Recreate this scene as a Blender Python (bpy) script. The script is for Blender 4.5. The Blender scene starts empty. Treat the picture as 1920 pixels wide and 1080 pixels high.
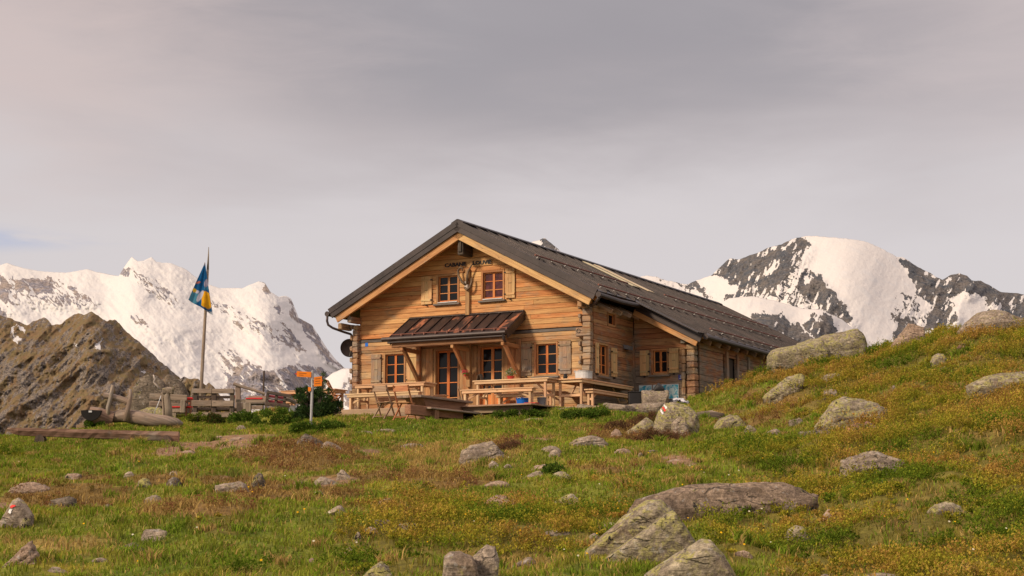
import bpy, bmesh, math, random
import numpy as np
from mathutils import Vector, Matrix

# ------------------------------------------------------------------ camera, sky, sun
SC = bpy.context.scene
COL = SC.collection
F = 3008.0                                   # focal length in photo pixels (1920 wide)
TH = math.atan(427 / F)                      # camera pitch
cam = bpy.data.cameras.new('camera')
cam.sensor_width = 36
cam.lens = F / 1920 * 36
cam.clip_start = 0.1
cam.clip_end = 40000
camo = bpy.data.objects.new('camera', cam)
camo.rotation_euler = (math.pi / 2 + TH, 0, 0)
COL.objects.link(camo)
SC.camera = camo
SC.view_settings.view_transform = 'Standard'
SC.view_settings.look = 'None'
SC.view_settings.exposure = 0.42
SC.view_settings.gamma = 1
SUN_DIR = Vector((-0.80, -0.56, 0.56)).normalized()      # towards the sun
SUN_EL = math.asin(SUN_DIR.z)
SUN_AZ = math.atan2(SUN_DIR.x, SUN_DIR.y)
sl = bpy.data.lights.new('sun', 'SUN')
sl.energy = 2.7
sl.angle = math.radians(9)
sl.color = (1.0, 0.83, 0.62)
so = bpy.data.objects.new('sun', sl)
so.rotation_euler = SUN_DIR.to_track_quat('Z', 'Y').to_euler()
so.location = (0, 0, 60)
COL.objects.link(so)


class NT:
    """small node-tree helper"""
    def __init__(s, nt):
        s.nt = nt

    def n(s, t, **kw):
        nd = s.nt.nodes.new(t)
        for k, v in kw.items():
            if k in ('ins',):
                for i, x in v.items():
                    if isinstance(x, bpy.types.NodeSocket):
                        s.nt.links.new(x, nd.inputs[i])
                    else:
                        nd.inputs[i].default_value = x
            else:
                setattr(nd, k, v)
        return nd

    def l(s, a, b):
        s.nt.links.new(a, b)

    def math(s, op, a, b=None, c=None, clamp=False):
        ins = {0: a}
        if b is not None: ins[1] = b
        if c is not None: ins[2] = c
        return s.n('ShaderNodeMath', operation=op, use_clamp=clamp, ins=ins).outputs[0]

    def mix(s, f, a, b, blend='MIX'):
        nd = s.n('ShaderNodeMix', data_type='RGBA', blend_type=blend)
        for sock, v in ((nd.inputs[0], f), (nd.inputs[6], a), (nd.inputs[7], b)):
            if isinstance(v, bpy.types.NodeSocket): s.l(v, sock)
            else: sock.default_value = (*v, 1) if isinstance(v, (tuple, list)) and len(v) == 3 else v
        return nd.outputs[2]

    def ramp(s, f, stops, interp='LINEAR'):
        nd = s.n('ShaderNodeValToRGB')
        cr = nd.color_ramp
        cr.interpolation = interp
        while len(cr.elements) < len(stops): cr.elements.new(0.5)
        for e, (p, c) in zip(cr.elements, stops):
            e.position = p
            e.color = (*c, 1) if isinstance(c, (tuple, list)) else (c, c, c, 1)
        s.l(f, nd.inputs[0])
        return nd.outputs[0]

    def noise(s, vec, scale, detail=4, rough=0.55, dist=0.0):
        nd = s.n('ShaderNodeTexNoise', ins={'Scale': scale, 'Detail': detail, 'Roughness': rough, 'Distortion': dist})
        s.l(vec, nd.inputs['Vector'])
        return nd.outputs['Fac']

    def mapr(s, v, a, b, c=0.0, d=1.0):
        nd = s.n('ShaderNodeMapRange', interpolation_type='SMOOTHSTEP', ins={0: v, 1: a, 2: b, 3: c, 4: d})
        return nd.outputs[0]

    def scale(s, vec, sc, loc=(0, 0, 0), rot=(0, 0, 0)):
        return s.n('ShaderNodeMapping', ins={0: vec, 1: loc, 2: rot, 3: sc}).outputs[0]


world = bpy.data.worlds.new('World')
SC.world = world
world.use_nodes = True
wt = world.node_tree
wt.nodes.clear()
W_ = NT(wt)
out = W_.n('ShaderNodeOutputWorld')
bg = W_.n('ShaderNodeBackground', ins={'Strength': 0.088})
sky = W_.n('ShaderNodeTexSky', sky_type='NISHITA', sun_disc=False)
sky.sun_elevation = SUN_EL
sky.sun_rotation = SUN_AZ
tc = W_.n('ShaderNodeTexCoord').outputs['Generated']
sep = W_.n('ShaderNodeSeparateXYZ', ins={0: tc})
X_, Y_, Z_ = sep.outputs
streak = W_.noise(W_.scale(tc, (1.6, 1.6, 7.0), rot=(0, math.radians(6), 0)), 1.9, 5, 0.5, 0.3)
wisp = W_.noise(W_.scale(tc, (4, 4, 16), rot=(0, math.radians(-8), 0)), 2.0, 6, 0.6, 0.5)
sn = W_.math('ADD', W_.math('MULTIPLY', streak, 0.75), W_.math('MULTIPLY', wisp, 0.25))
# heavy grey bank high ahead, brighter and pinker at its sides and towards the horizon
zz = W_.math('ADD', Z_, W_.math('MULTIPLY', W_.math('SUBTRACT', sn, 0.5), 0.22))
up_ = W_.mapr(zz, 0.155, 0.285)
xo = W_.math('ABSOLUTE', W_.math('SUBTRACT', X_, 0.03))
side = W_.mapr(W_.math('ADD', xo, W_.math('MULTIPLY', W_.math('SUBTRACT', wisp, 0.5), 0.25)), 0.05, 0.36, 1.0, 0.22)
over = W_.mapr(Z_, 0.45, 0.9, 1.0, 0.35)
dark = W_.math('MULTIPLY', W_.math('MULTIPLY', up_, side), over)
pink = W_.mix(W_.mapr(X_, -0.35, 0.05), (6.3, 5.0, 4.6), (5.4, 4.55, 4.4))
lightc = W_.mix(W_.mapr(zz, 0.17, 0.30), (5.9, 5.4, 5.4), pink)
blue = W_.mapr(W_.math('ADD', W_.math('MULTIPLY', W_.math('ABSOLUTE', W_.math('SUBTRACT', Z_, 0.163)), 9.0),
                       W_.math('ABSOLUTE', W_.math('ADD', X_, 0.33))), 0.02, 0.13, 1.0, 0.0)
lightc = W_.mix(W_.math('MULTIPLY', blue, W_.mapr(wisp, 0.35, 0.55)), lightc, (4.3, 4.5, 5.6))
cloud = W_.mix(dark, lightc, (3.05, 2.78, 2.92))
cloud = W_.mix(W_.math('MULTIPLY', W_.math('SUBTRACT', sn, 0.35), 0.28), cloud, (7.0, 6.6, 6.6))
cloud = W_.mix(1.0, cloud, W_.mapr(Z_, 0.40, 0.75, 1.0, 2.1), 'MULTIPLY')          # unseen sky overhead brightened as added fill for the shaded walls
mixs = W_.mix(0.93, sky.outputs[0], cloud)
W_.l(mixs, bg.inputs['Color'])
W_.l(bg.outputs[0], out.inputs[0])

# ------------------------------------------------------------------ geometry of the place
FW = np.array([0, math.cos(TH), math.sin(TH)])
UP = np.array([0, -math.sin(TH), math.cos(TH)])
RT = np.array([1.0, 0, 0])


def at(px, py, Y):
    """world point seen at photo pixel (px, py) standing at forward distance Y"""
    r = FW + RT * (px - 960) / F + UP * (540 - py) / F
    return r * (Y / r[1])


def pix(X, Y, Z):
    d = Y * FW[1] + Z * FW[2]
    return 960 + F * X / d, 540 - F * (Y * UP[1] + Z * UP[2]) / d


PH = math.atan(1640 / F * math.cos(TH))       # heading of the cabin's ridge
AX = np.array([math.cos(PH), -math.sin(PH), 0])
BX = np.array([math.sin(PH), math.cos(PH), 0])
CC = np.array([2.1731, 43.0, 0])              # front right corner of the cabin


def house(s, b, z):
    return CC + AX * s + BX * b + np.array([0, 0, z])


def hash2(ix, iy, seed):
    h = (ix.astype(np.int64) * 374761393 + iy.astype(np.int64) * 668265263 + seed * 1442695041) & 0xffffffff
    h = ((h ^ (h >> 13)) * 1274126177) & 0xffffffff
    h = ((h ^ (h >> 16)) * 2246822519) & 0xffffffff
    return ((h ^ (h >> 15)) & 0xffffff) / float(0xffffff)


def vn(x, y, seed=0):
    x = np.asarray(x, float); y = np.asarray(y, float)
    ix = np.floor(x); iy = np.floor(y)
    fx = x - ix; fy = y - iy
    fx = fx * fx * (3 - 2 * fx); fy = fy * fy * (3 - 2 * fy)
    a = hash2(ix, iy, seed); b = hash2(ix + 1, iy, seed)
    c = hash2(ix, iy + 1, seed); d = hash2(ix + 1, iy + 1, seed)
    return (a + (b - a) * fx) * (1 - fy) + (c + (d - c) * fx) * fy


def fbm(x, y, seed=0, o=4, g=0.5):
    s = 0; w = 1; t = 0
    for i in range(o):
        s = s + w * vn(x * 2 ** i + i * 17.3, y * 2 ** i - i * 9.1, seed + i)
        t += w; w *= g
    return s / t


def ridged(x, y, seed=0, o=5, g=0.55):
    s = 0; w = 1; t = 0
    for i in range(o):
        s = s + w * (1 - abs(2 * vn(x * 2 ** i + i * 17.3, y * 2 ** i - i * 9.1, seed + i) - 1))
        t += w; w *= g
    return s / t


def sstep(x, a, b):
    t = np.clip((np.asarray(x, float) - a) / (b - a), 0, 1)
    return t * t * (3 - 2 * t)


# ------------------------------------------------------------------ object helpers
def tag(o, label=None, cat=None, group=None, kind=None):
    if label: o['label'] = label
    if cat: o['category'] = cat
    if group: o['group'] = group
    if kind: o['kind'] = kind
    return o


def empty(name, loc=(0, 0, 0), rz=0.0, label=None, cat=None, group=None):
    o = bpy.data.objects.new(name, None)
    o.empty_display_size = 0.2
    o.location = [float(v) for v in loc]
    o.rotation_euler = (0, 0, rz)
    COL.objects.link(o)
    return tag(o, label, cat, group)


def copy_tree(o, parent=None):
    c = o.copy()
    COL.objects.link(c)
    c.parent = parent
    for ch in [x for x in bpy.data.objects if x.parent == o]:
        copy_tree(ch, c)
    return c


def link(name, me, mats, parent=None, smooth=False):
    for m in (mats if isinstance(mats, (list, tuple)) else [mats]):
        me.materials.append(m)
    if smooth:
        me.polygons.foreach_set('use_smooth', [True] * len(me.polygons))
    o = bpy.data.objects.new(name, me)
    COL.objects.link(o)
    if parent is not None: o.parent = parent
    return o


def mesh_np(name, V, Fc, cols=None, extra=None):
    """V (n,3); Fc (m,k) indices; cols (n,3) point colours"""
    V = np.asarray(V, np.float32); Fc = np.asarray(Fc, np.int32)
    me = bpy.data.meshes.new(name)
    me.vertices.add(len(V)); me.vertices.foreach_set('co', V.ravel())
    m, k = Fc.shape
    me.loops.add(m * k); me.loops.foreach_set('vertex_index', Fc.ravel())
    me.polygons.add(m)
    me.polygons.foreach_set('loop_start', np.arange(0, m * k, k, dtype=np.int32))
    me.polygons.foreach_set('loop_total', np.full(m, k, np.int32))
    me.update(calc_edges=True)
    if cols is not None:
        at_ = me.attributes.new('col', 'FLOAT_COLOR', 'POINT')
        c4 = np.ones((len(V), 4), np.float32); c4[:, :3] = cols
        at_.data.foreach_set('color', c4.ravel())
    for nm, arr in (extra or {}).items():
        a_ = me.attributes.new(nm, 'FLOAT', 'POINT')
        a_.data.foreach_set('value', np.asarray(arr, np.float32))
    return me


RND = random.Random(7)


class MB:
    """mesh builder; every piece carries its own grain coordinates (gp) and a random value (rnd)"""
    def __init__(s):
        s.v = []; s.f = []; s.gp = []; s.rn = []; s.mi = []; s.cur = 0

    def add(s, vs, fs, gp=None, r=None):
        n = len(s.v); s.st = getattr(s, 'st', []) + [(n, len(s.f))]
        s.v += [tuple(map(float, p)) for p in vs]
        s.f += [tuple(i + n for i in f) for f in fs]
        s.mi += [s.cur] * len(fs)
        r = RND.random() if r is None else r
        s.rn += [r] * len(vs)
        off = Vector((RND.uniform(-40, 40), RND.uniform(-40, 40), RND.uniform(-40, 40)))
        s.gp += [tuple(Vector(g) + off) for g in (gp or vs)]

    def box(s, x0, x1, y0, y1, z0, z1, bev=0.0, r=None, jit=0.0, M=None):
        c = [(x0 + x1) / 2, (y0 + y1) / 2, (z0 + z1) / 2]
        h = [abs(x1 - x0) / 2, abs(y1 - y0) / 2, abs(z1 - z0) / 2]
        b = min(bev, *[q * 0.45 for q in h]) if bev else 0
        pts = []; fs = []
        ordr = sorted(range(3), key=lambda i: -h[i])
        if not b:
            for sx in (-1, 1):
                for sy in (-1, 1):
                    for sz in (-1, 1):
                        pts.append([sx * h[0], sy * h[1], sz * h[2]])
            fs = [(0, 1, 3, 2), (4, 6, 7, 5), (0, 4, 5, 1), (2, 3, 7, 6), (0, 2, 6, 4), (1, 5, 7, 3)]
        else:
            bm = bmesh.new()
            bmesh.ops.create_cube(bm, size=2)
            for v in bm.verts: v.co = Vector((v.co.x * h[0], v.co.y * h[1], v.co.z * h[2]))
            bmesh.ops.bevel(bm, geom=bm.edges[:], offset=b, segments=1, affect='EDGES', profile=0.5)
            bm.verts.index_update()
            pts = [list(v.co) for v in bm.verts]
            fs = [tuple(v.index for v in f.verts) for f in bm.faces]
            bm.free()
        if jit:
            for p in pts:
                for i in range(3): p[i] += RND.uniform(-jit, jit)
        gp = [(p[ordr[0]], p[ordr[1]], p[ordr[2]]) for p in pts]
        vs = [Vector((p[0] + c[0], p[1] + c[1], p[2] + c[2])) for p in pts]
        if M is not None: vs = [M @ v for v in vs]
        s.add(vs, fs, gp, r)

    def beam(s, p, q, w, h, bev=0.004, up=(0, 0, 1), r=None, jit=0.0):
        """rectangular bar from p to q; w across, h along up"""
        p = Vector(p); q = Vector(q); d = q - p; L = d.length; d.normalize()
        u = Vector(up); x = d.cross(u)
        if x.length < 1e-4: x = d.cross(Vector((1, 0, 0)))
        x.normalize(); u = x.cross(d).normalized()
        M = Matrix(((d.x, x.x, u.x, p.x), (d.y, x.y, u.y, p.y), (d.z, x.z, u.z, p.z), (0, 0, 0, 1)))
        s.box(0, L, -w / 2, w / 2, -h / 2, h / 2, bev, r, jit, M)

    def tube(s, pts, rads, n=10, caps=True, wob=0.0, r=None, seed=0):
        pts = [Vector(p) for p in pts]
        if not isinstance(rads, (list, tuple)): rads = [rads] * len(pts)
        vs = []; gp = []; fs = []; L = 0
        rr = random.Random(seed + 5)
        pu = None
        for i, p in enumerate(pts):
            d = (pts[min(i + 1, len(pts) - 1)] - pts[max(i - 1, 0)]).normalized()
            if pu is None:
                pu = d.orthogonal().normalized()
            pu = (pu - d * pu.dot(d)).normalized()
            pv = d.cross(pu)
            if i: L += (p - pts[i - 1]).length
            for k in range(n):
                a_ = 2 * math.pi * k / n
                R = rads[i] * (1 + wob * (rr.random() - 0.5) * 2)
                vs.append(p + pu * math.cos(a_) * R + pv * math.sin(a_) * R)
                gp.append((L, rads[i] * a_, 0))
        for i in range(len(pts) - 1):
            for k in range(n):
                fs.append((i * n + k, i * n + (k + 1) % n, (i + 1) * n + (k + 1) % n, (i + 1) * n + k))
        if caps:
            fs.append(tuple(range(n - 1, -1, -1)))
            fs.append(tuple((len(pts) - 1) * n + k for k in range(n)))
        s.add(vs, fs, gp, r)

    def prism(s, poly, y0, y1, plane='xz', r=None):
        """extrude a polygon given in xz (or xy) between y0 and y1"""
        n = len(poly)
        if plane == 'xz':
            vs = [(x, y0, z) for x, z in poly] + [(x, y1, z) for x, z in poly]
        elif plane == 'yz':
            vs = [(y0, x, z) for x, z in poly] + [(y1, x, z) for x, z in poly]
        else:
            vs = [(x, z, y0) for x, z in poly] + [(x, z, y1) for x, z in poly]
        fs = [tuple(range(n)), tuple(range(2 * n - 1, n - 1, -1))]
        fs += [(i, i + n, (i + 1) % n + n, (i + 1) % n) for i in range(n)]
        s.add(vs, fs, None, r)

    def split(s, name, mats, parent=None, smooth=False):
        """one object for every piece"""
        st = s.st + [(len(s.v), len(s.f))]; res = []
        for (a, fa), (b, fb) in zip(st[:-1], st[1:]):
            m = MB(); m.v = s.v[a:b]; m.f = [tuple(i - a for i in f) for f in s.f[fa:fb]]
            m.gp = s.gp[a:b]; m.rn = s.rn[a:b]; m.mi = s.mi[fa:fb]
            res.append(m.build(name, mats, parent, smooth))
        return res

    def build(s, name, mats, parent=None, smooth=False):
        me = bpy.data.meshes.new(name)
        me.from_pydata(s.v, [], s.f)
        a_ = me.attributes.new('gp', 'FLOAT_VECTOR', 'POINT')
        a_.data.foreach_set('vector', np.asarray(s.gp, np.float32).ravel())
        a_ = me.attributes.new('rnd', 'FLOAT', 'POINT')
        a_.data.foreach_set('value', np.asarray(s.rn, np.float32))
        if any(s.mi): me.polygons.foreach_set('material_index', s.mi)
        bm = bmesh.new(); bm.from_mesh(me)
        bmesh.ops.recalc_face_normals(bm, faces=bm.faces[:])
        bm.to_mesh(me); bm.free()
        return link(name, me, mats, parent, smooth)


# ------------------------------------------------------------------ materials
def newmat(name):
    m = bpy.data.materials.new(name)
    m.use_nodes = True
    T = NT(m.node_tree)
    p = m.node_tree.nodes['Principled BSDF']
    return m, T, p


def attr(T, name, out='Fac'):
    return T.n('ShaderNodeAttribute', attribute_name=name).outputs[out]


def wood(name, light, dark, grey=(0.20, 0.18, 0.16), weather=0.25, rough=0.75, gs=1.0, bump=0.35, zfade=None, spec=0.25):
    m, T, p = newmat(name)
    gp = attr(T, 'gp', 'Vector'); rn = attr(T, 'rnd')
    g1 = T.noise(T.scale(gp, (2.2 * gs, 34 * gs, 34 * gs)), 1.0, 5, 0.62, 0.35)
    g2 = T.noise(T.scale(gp, (0.8 * gs, 7 * gs, 7 * gs)), 1.0, 3, 0.5, 0.6)
    knot = T.n('ShaderNodeTexVoronoi', ins={0: T.scale(gp, (2.6 * gs, 9 * gs, 9 * gs)), 'Scale': 1.0}).outputs['Distance']
    kf = T.mapr(knot, 0.05, 0.16, 0.75, 0.0)
    f = T.math('ADD', T.math('MULTIPLY', g1, 0.65), T.math('MULTIPLY', g2, 0.35))
    c = T.mix(T.mapr(f, 0.36, 0.64), dark, light)
    c = T.mix(kf, c, tuple(v * 0.45 for v in dark))
    c = T.mix(T.math('MULTIPLY', T.math('SUBTRACT', rn, 0.5), 0.0), c, dark)
    hs = T.n('ShaderNodeHueSaturation', ins={'Hue': T.mapr(rn, 0, 1, 0.488, 0.508), 'Saturation': T.mapr(rn, 0, 1, 1.03, 0.93),
                                             'Value': T.mapr(T.math('FRACT', T.math('MULTIPLY', rn, 7.31)), 0, 1, 0.84, 1.12), 'Color': c})
    c = hs.outputs[0]
    ob = T.n('ShaderNodeTexCoord').outputs['Object']
    wn = T.noise(T.scale(ob, (1.0, 1.0, 2.2)), 1.3, 5, 0.65)
    if zfade:
        z = T.n('ShaderNodeSeparateXYZ', ins={0: ob}).outputs[2]
        zf = T.mapr(z, zfade[0], zfade[1], zfade[2], 0.0)
        w = T.mapr(T.math('ADD', wn, zf), 0.62 - weather * 0.3, 0.86 - weather * 0.3)
    else:
        w = T.mapr(wn, 0.62 - weather * 0.3, 0.86 - weather * 0.3)
    fine = T.mapr(g1, 0.3, 0.7, 0.55, 1.25)
    gcol = T.mix(1.0, grey, fine, 'MULTIPLY')
    c = T.mix(T.math('MULTIPLY', w, 0.85), c, gcol)
    T.l(c, p.inputs['Base Color'])
    p.inputs['Roughness'].default_value = rough
    p.inputs['Specular IOR Level'].default_value = spec
    b = T.n('ShaderNodeBump', ins={'Strength': bump, 'Distance': 0.01, 'Height': f})
    T.l(b.outputs[0], p.inputs['Normal'])
    return m


def plain(name, col, rough=0.6, metal=0.0, var=0.12, scale=6, spec=0.3, bump=0.0):
    m, T, p = newmat(name)
    ob = T.n('ShaderNodeTexCoord').outputs['Object']
    n = T.noise(ob, scale, 5, 0.6)
    c = T.mix(1.0, col, T.mapr(n, 0.25, 0.75, 1 - var * 2, 1 + var), 'MULTIPLY')
    T.l(c, p.inputs['Base Color'])
    p.inputs['Roughness'].default_value = rough
    p.inputs['Metallic'].default_value = metal
    p.inputs['Specular IOR Level'].default_value = spec
    if bump:
        T.l(T.n('ShaderNodeBump', ins={'Strength': bump, 'Distance': 0.01, 'Height': n}).outputs[0], p.inputs['Normal'])
    return m


def rockmat(name, base, dark, lichen=(0.30, 0.27, 0.09), lic=0.5, warm=(0.20, 0.14, 0.09), sc=1.0):
    m, T, p = newmat(name)
    ob = T.n('ShaderNodeTexCoord').outputs['Object']
    oi = T.n('ShaderNodeObjectInfo').outputs['Random']
    off = T.n('ShaderNodeCombineXYZ', ins={0: T.math('MULTIPLY', oi, 37), 1: T.math('MULTIPLY', oi, 91), 2: T.math('MULTIPLY', oi, 13)}).outputs[0]
    v = T.n('ShaderNodeVectorMath', operation='ADD', ins={0: ob, 1: off}).outputs[0]
    n1 = T.noise(v, 2.2 * sc, 6, 0.65, 0.4)
    n2 = T.noise(v, 11 * sc, 6, 0.7, 0.2)
    st = T.noise(T.scale(v, (1.5, 1.5, 9), rot=(0.2, -0.5, 0)), 2.5 * sc, 5, 0.6, 0.5)
    c = T.mix(T.mapr(n1, 0.35, 0.65), dark, base)
    c = T.mix(T.mapr(st, 0.52, 0.66, 0, 0.55), c, tuple(q * 0.55 for q in dark))
    c = T.mix(T.mapr(T.noise(v, 1.4 * sc, 4, 0.6, 0.8), 0.54, 0.68, 0, 0.6), c, warm)
    lm = T.math('MULTIPLY', T.mapr(T.noise(v, 3.6 * sc, 6, 0.72, 0.6), 0.62 - 0.14 * lic, 0.69 - 0.12 * lic), T.mapr(n2, 0.38, 0.52))
    geo = T.n('ShaderNodeNewGeometry')
    nz = T.n('ShaderNodeSeparateXYZ', ins={0: geo.outputs['Normal']}).outputs[2]
    lm = T.math('MULTIPLY', lm, T.mapr(nz, -0.3, 0.35, 0.15, 1.0))
    c = T.mix(lm, c, lichen)
    pale = T.math('MULTIPLY', T.mapr(T.noise(v, 7 * sc, 4, 0.6, 0.3), 0.60, 0.66), 0.5)
    c = T.mix(pale, c, (0.36, 0.34, 0.31))
    sp = T.mapr(T.noise(v, 3.6 * sc, 5, 0.7, 0.4), 0.625, 0.665)
    c = T.mix(sp, c, (0.03, 0.028, 0.025))
    wv = T.n('ShaderNodeVectorMath', operation='ADD', ins={0: T.scale(v, (0.55, 0.7, 2.3), rot=(0.3, -0.45, 0.2)), 1: T.n('ShaderNodeVectorMath', operation='SCALE', ins={0: T.n('ShaderNodeTexNoise', ins={0: v, 'Scale': 3.0 * sc, 'Detail': 4.0}).outputs['Color'], 3: 0.35 / sc}).outputs[0]}).outputs[0]
    ce = T.n('ShaderNodeTexVoronoi', feature='DISTANCE_TO_EDGE', ins={'Scale': 1.5 * sc}); T.l(wv, ce.inputs['Vector'])
    crk = T.math('MULTIPLY', T.mapr(ce.outputs['Distance'], 0.0, 0.03, 1.0, 0.0), T.mapr(n1, 0.50, 0.60))
    c = T.mix(T.math('MULTIPLY', crk, 0.7), c, (0.06, 0.05, 0.04))
    n3 = T.noise(v, 34 * sc, 4, 0.7)
    c = T.mix(1.0, c, T.mapr(n3, 0.3, 0.7, 0.72, 1.22), 'MULTIPLY')
    T.l(T.mix(1.0, c, T.mapr(n2, 0.3, 0.7, 0.55, 1.3), 'MULTIPLY'), p.inputs['Base Color'])
    p.inputs['Roughness'].default_value = 0.92
    p.inputs['Specular IOR Level'].default_value = 0.15
    h = T.math('SUBTRACT', T.math('ADD', T.math('MULTIPLY', n2, 0.6), T.math('ADD', T.math('MULTIPLY', n1, 0.8), T.math('MULTIPLY', st, 0.5))), T.math('MULTIPLY', crk, 0.7))
    T.l(T.n('ShaderNodeBump', ins={'Strength': 1.0, 'Distance': 0.07 / sc, 'Height': h}).outputs[0], p.inputs['Normal'])
    return m


def leafmat(name, trans=0.3, var=0.25, vs=2.0):
    m, T, p = newmat(name)
    m.node_tree.nodes.remove(p)
    c = attr(T, 'col', 'Color')
    ob = T.n('ShaderNodeTexCoord').outputs['Object']
    n = T.noise(ob, vs, 4, 0.6)
    c = T.mix(1.0, c, T.mapr(n, 0.25, 0.75, 1 - var, 1 + var), 'MULTIPLY')
    d = T.n('ShaderNodeBsdfDiffuse', ins={0: c})
    t = T.n('ShaderNodeBsdfTranslucent', ins={0: c})
    x = T.n('ShaderNodeMixShader', ins={0: trans, 1: d.outputs[0], 2: t.outputs[0]})
    T.l(x.outputs[0], m.node_tree.nodes['Material Output'].inputs[0])
    return m


M = {}
M['honey'] = wood('honey_siding', (0.66, 0.345, 0.125), (0.43, 0.185, 0.062), grey=(0.34, 0.245, 0.15), weather=0.32, zfade=(0.45, 2.85, 0.20))
M['lowerwall'] = wood('weathered_lower_siding', (0.56, 0.335, 0.15), (0.36, 0.18, 0.07), grey=(0.33, 0.26, 0.18), weather=0.55, bump=0.6)
M['oldwall'] = wood('old_siding', (0.47, 0.245, 0.105), (0.27, 0.12, 0.052), grey=(0.22, 0.19, 0.15), weather=0.45, zfade=(0.45, 2.45, 0.28))
M['logend'] = wood('log_ends', (0.42, 0.25, 0.12), (0.22, 0.11, 0.055), grey=(0.27, 0.23, 0.185), weather=0.75, gs=0.8)
M['bargewood'] = wood('bargeboard_wood', (0.58, 0.34, 0.135), (0.38, 0.19, 0.075), grey=(0.30, 0.24, 0.17), weather=0.35)
M['beam'] = wood('brown_beam', (0.26, 0.12, 0.05), (0.13, 0.055, 0.025), grey=(0.16, 0.13, 0.10), weather=0.35)
M['band'] = wood('grey_band', (0.14, 0.115, 0.095), (0.08, 0.065, 0.055), grey=(0.15, 0.14, 0.13), weather=0.7)
M['shutter_pale'] = wood('pale_shutter_wood', (0.62, 0.41, 0.19), (0.50, 0.31, 0.13), grey=(0.34, 0.29, 0.21), weather=0.15)
M['shutter_grey'] = wood('weathered_shutter_wood', (0.36, 0.25, 0.15), (0.24, 0.15, 0.09), grey=(0.22, 0.20, 0.18), weather=0.65)
M['casing'] = wood('window_casing_wood', (0.48, 0.25, 0.10), (0.32, 0.15, 0.06), grey=(0.3, 0.24, 0.17), weather=0.3)
M['sash'] = wood('orange_sash_wood', (0.66, 0.25, 0.06), (0.50, 0.17, 0.04), weather=0.0, rough=0.5)
M['cream'] = wood('pale_cream_board', (0.66, 0.55, 0.36), (0.52, 0.42, 0.26), weather=0.1)
M['sill'] = wood('grey_sill_wood', (0.22, 0.18, 0.14), (0.12, 0.10, 0.085), weather=0.6)
M['pine'] = wood('new_pine', (0.64, 0.43, 0.24), (0.52, 0.31, 0.16), grey=(0.42, 0.34, 0.26), weather=0.2)
M['chair'] = wood('orange_chair_wood', (0.44, 0.20, 0.08), (0.28, 0.11, 0.045), weather=0.1)
M['chairgrey'] = wood('worn_chair_wood', (0.34, 0.22, 0.13), (0.22, 0.13, 0.08), weather=0.3)
M['greywood'] = wood('weathered_grey_wood', (0.34, 0.26, 0.19), (0.19, 0.14, 0.10), grey=(0.24, 0.21, 0.18), weather=0.5)
M['darkwood'] = wood('dark_old_wood', (0.12, 0.085, 0.06), (0.05, 0.038, 0.03), grey=(0.13, 0.115, 0.10), weather=0.3)
M['redwood'] = wood('red_brown_wood', (0.36, 0.18, 0.10), (0.22, 0.10, 0.055), grey=(0.2, 0.16, 0.12), weather=0.25)
M['deckwood'] = wood('deck_edge_wood', (0.38, 0.25, 0.155), (0.25, 0.155, 0.095), grey=(0.27, 0.23, 0.19), weather=0.5)
M['planklog'] = wood('grey_log_wood', (0.33, 0.21, 0.14), (0.17, 0.10, 0.065), grey=(0.30, 0.26, 0.22), weather=0.45)  # grey-brown log wood, its own colour with grey weathering
M['iron'] = plain('black_iron', (0.015, 0.014, 0.014), 0.6)
M['gutter'] = plain('brown_gutter_metal', (0.05, 0.037, 0.035), 0.45, 0.3)
M['pipe'] = plain('brown_pipe_metal', (0.07, 0.052, 0.05), 0.4, 0.3)
M['copper'] = plain('rusty_rail', (0.20, 0.075, 0.05), 0.6, 0.0)
M['bracket'] = plain('dull_bracket_metal', (0.30, 0.28, 0.27), 0.5, 0.3)
M['steel'] = plain('galvanised_steel', (0.42, 0.41, 0.40), 0.42, 0.5, 0.1)
M['glass'] = plain('dark_window_glass', (0.009, 0.009, 0.010), 0.10, 0.0, 0.0, spec=0.22)
M['curtain'] = plain('red_curtain', (0.085, 0.022, 0.024), 0.25, 0.0, 0.3, 9, spec=0.25)
M['dark'] = plain('dark_interior', (0.012, 0.01, 0.009), 0.9)
M['white'] = plain('white_metal', (0.62, 0.62, 0.62), 0.4)
M['enamel'] = plain('pale_enamel', (0.55, 0.55, 0.55), 0.35)
M['blue'] = plain('blue_plastic', (0.006, 0.13, 0.55), 0.35, var=0.05)
M['navy'] = plain('blue_sign_enamel', (0.025, 0.045, 0.30), 0.4)
M['orange'] = plain('orange_sign_paint', (0.75, 0.20, 0.008), 0.45, var=0.05)
M['red'] = plain('red_cushion_cloth', (0.62, 0.035, 0.035), 0.8, var=0.15)
M['pinkc'] = plain('pink_cushion_cloth', (0.60, 0.12, 0.13), 0.8, var=0.15)
M['black'] = plain('black_paint', (0.02, 0.018, 0.018), 0.5)
M['grey'] = plain('grey_plastic', (0.16, 0.16, 0.17), 0.5)
M['bone'] = plain('pale_driftwood', (0.45, 0.38, 0.33), 0.8, var=0.3)
M['horn'] = plain('brown_horn', (0.17, 0.11, 0.065), 0.6, var=0.35, scale=12)
M['terracotta'] = plain('red_pot', (0.42, 0.04, 0.03), 0.6)
M['orangeboard'] = plain('orange_painted_board', (0.66, 0.20, 0.05), 0.6)
M['rock'] = rockmat('grey_rock', (0.37, 0.295, 0.22), (0.20, 0.155, 0.12), sc=2.0)
M['rockbrown'] = rockmat('brown_outcrop_rock', (0.28, 0.205, 0.145), (0.13, 0.095, 0.07), lic=0.25, sc=2.0)
M['rocklichen'] = rockmat('lichen_rock', (0.37, 0.31, 0.215), (0.19, 0.15, 0.11), lic=1.15, sc=2.0)
M['rockpink'] = rockmat('pink_rock', (0.40, 0.29, 0.21), (0.26, 0.18, 0.13), lic=0.2, sc=2.0)
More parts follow.
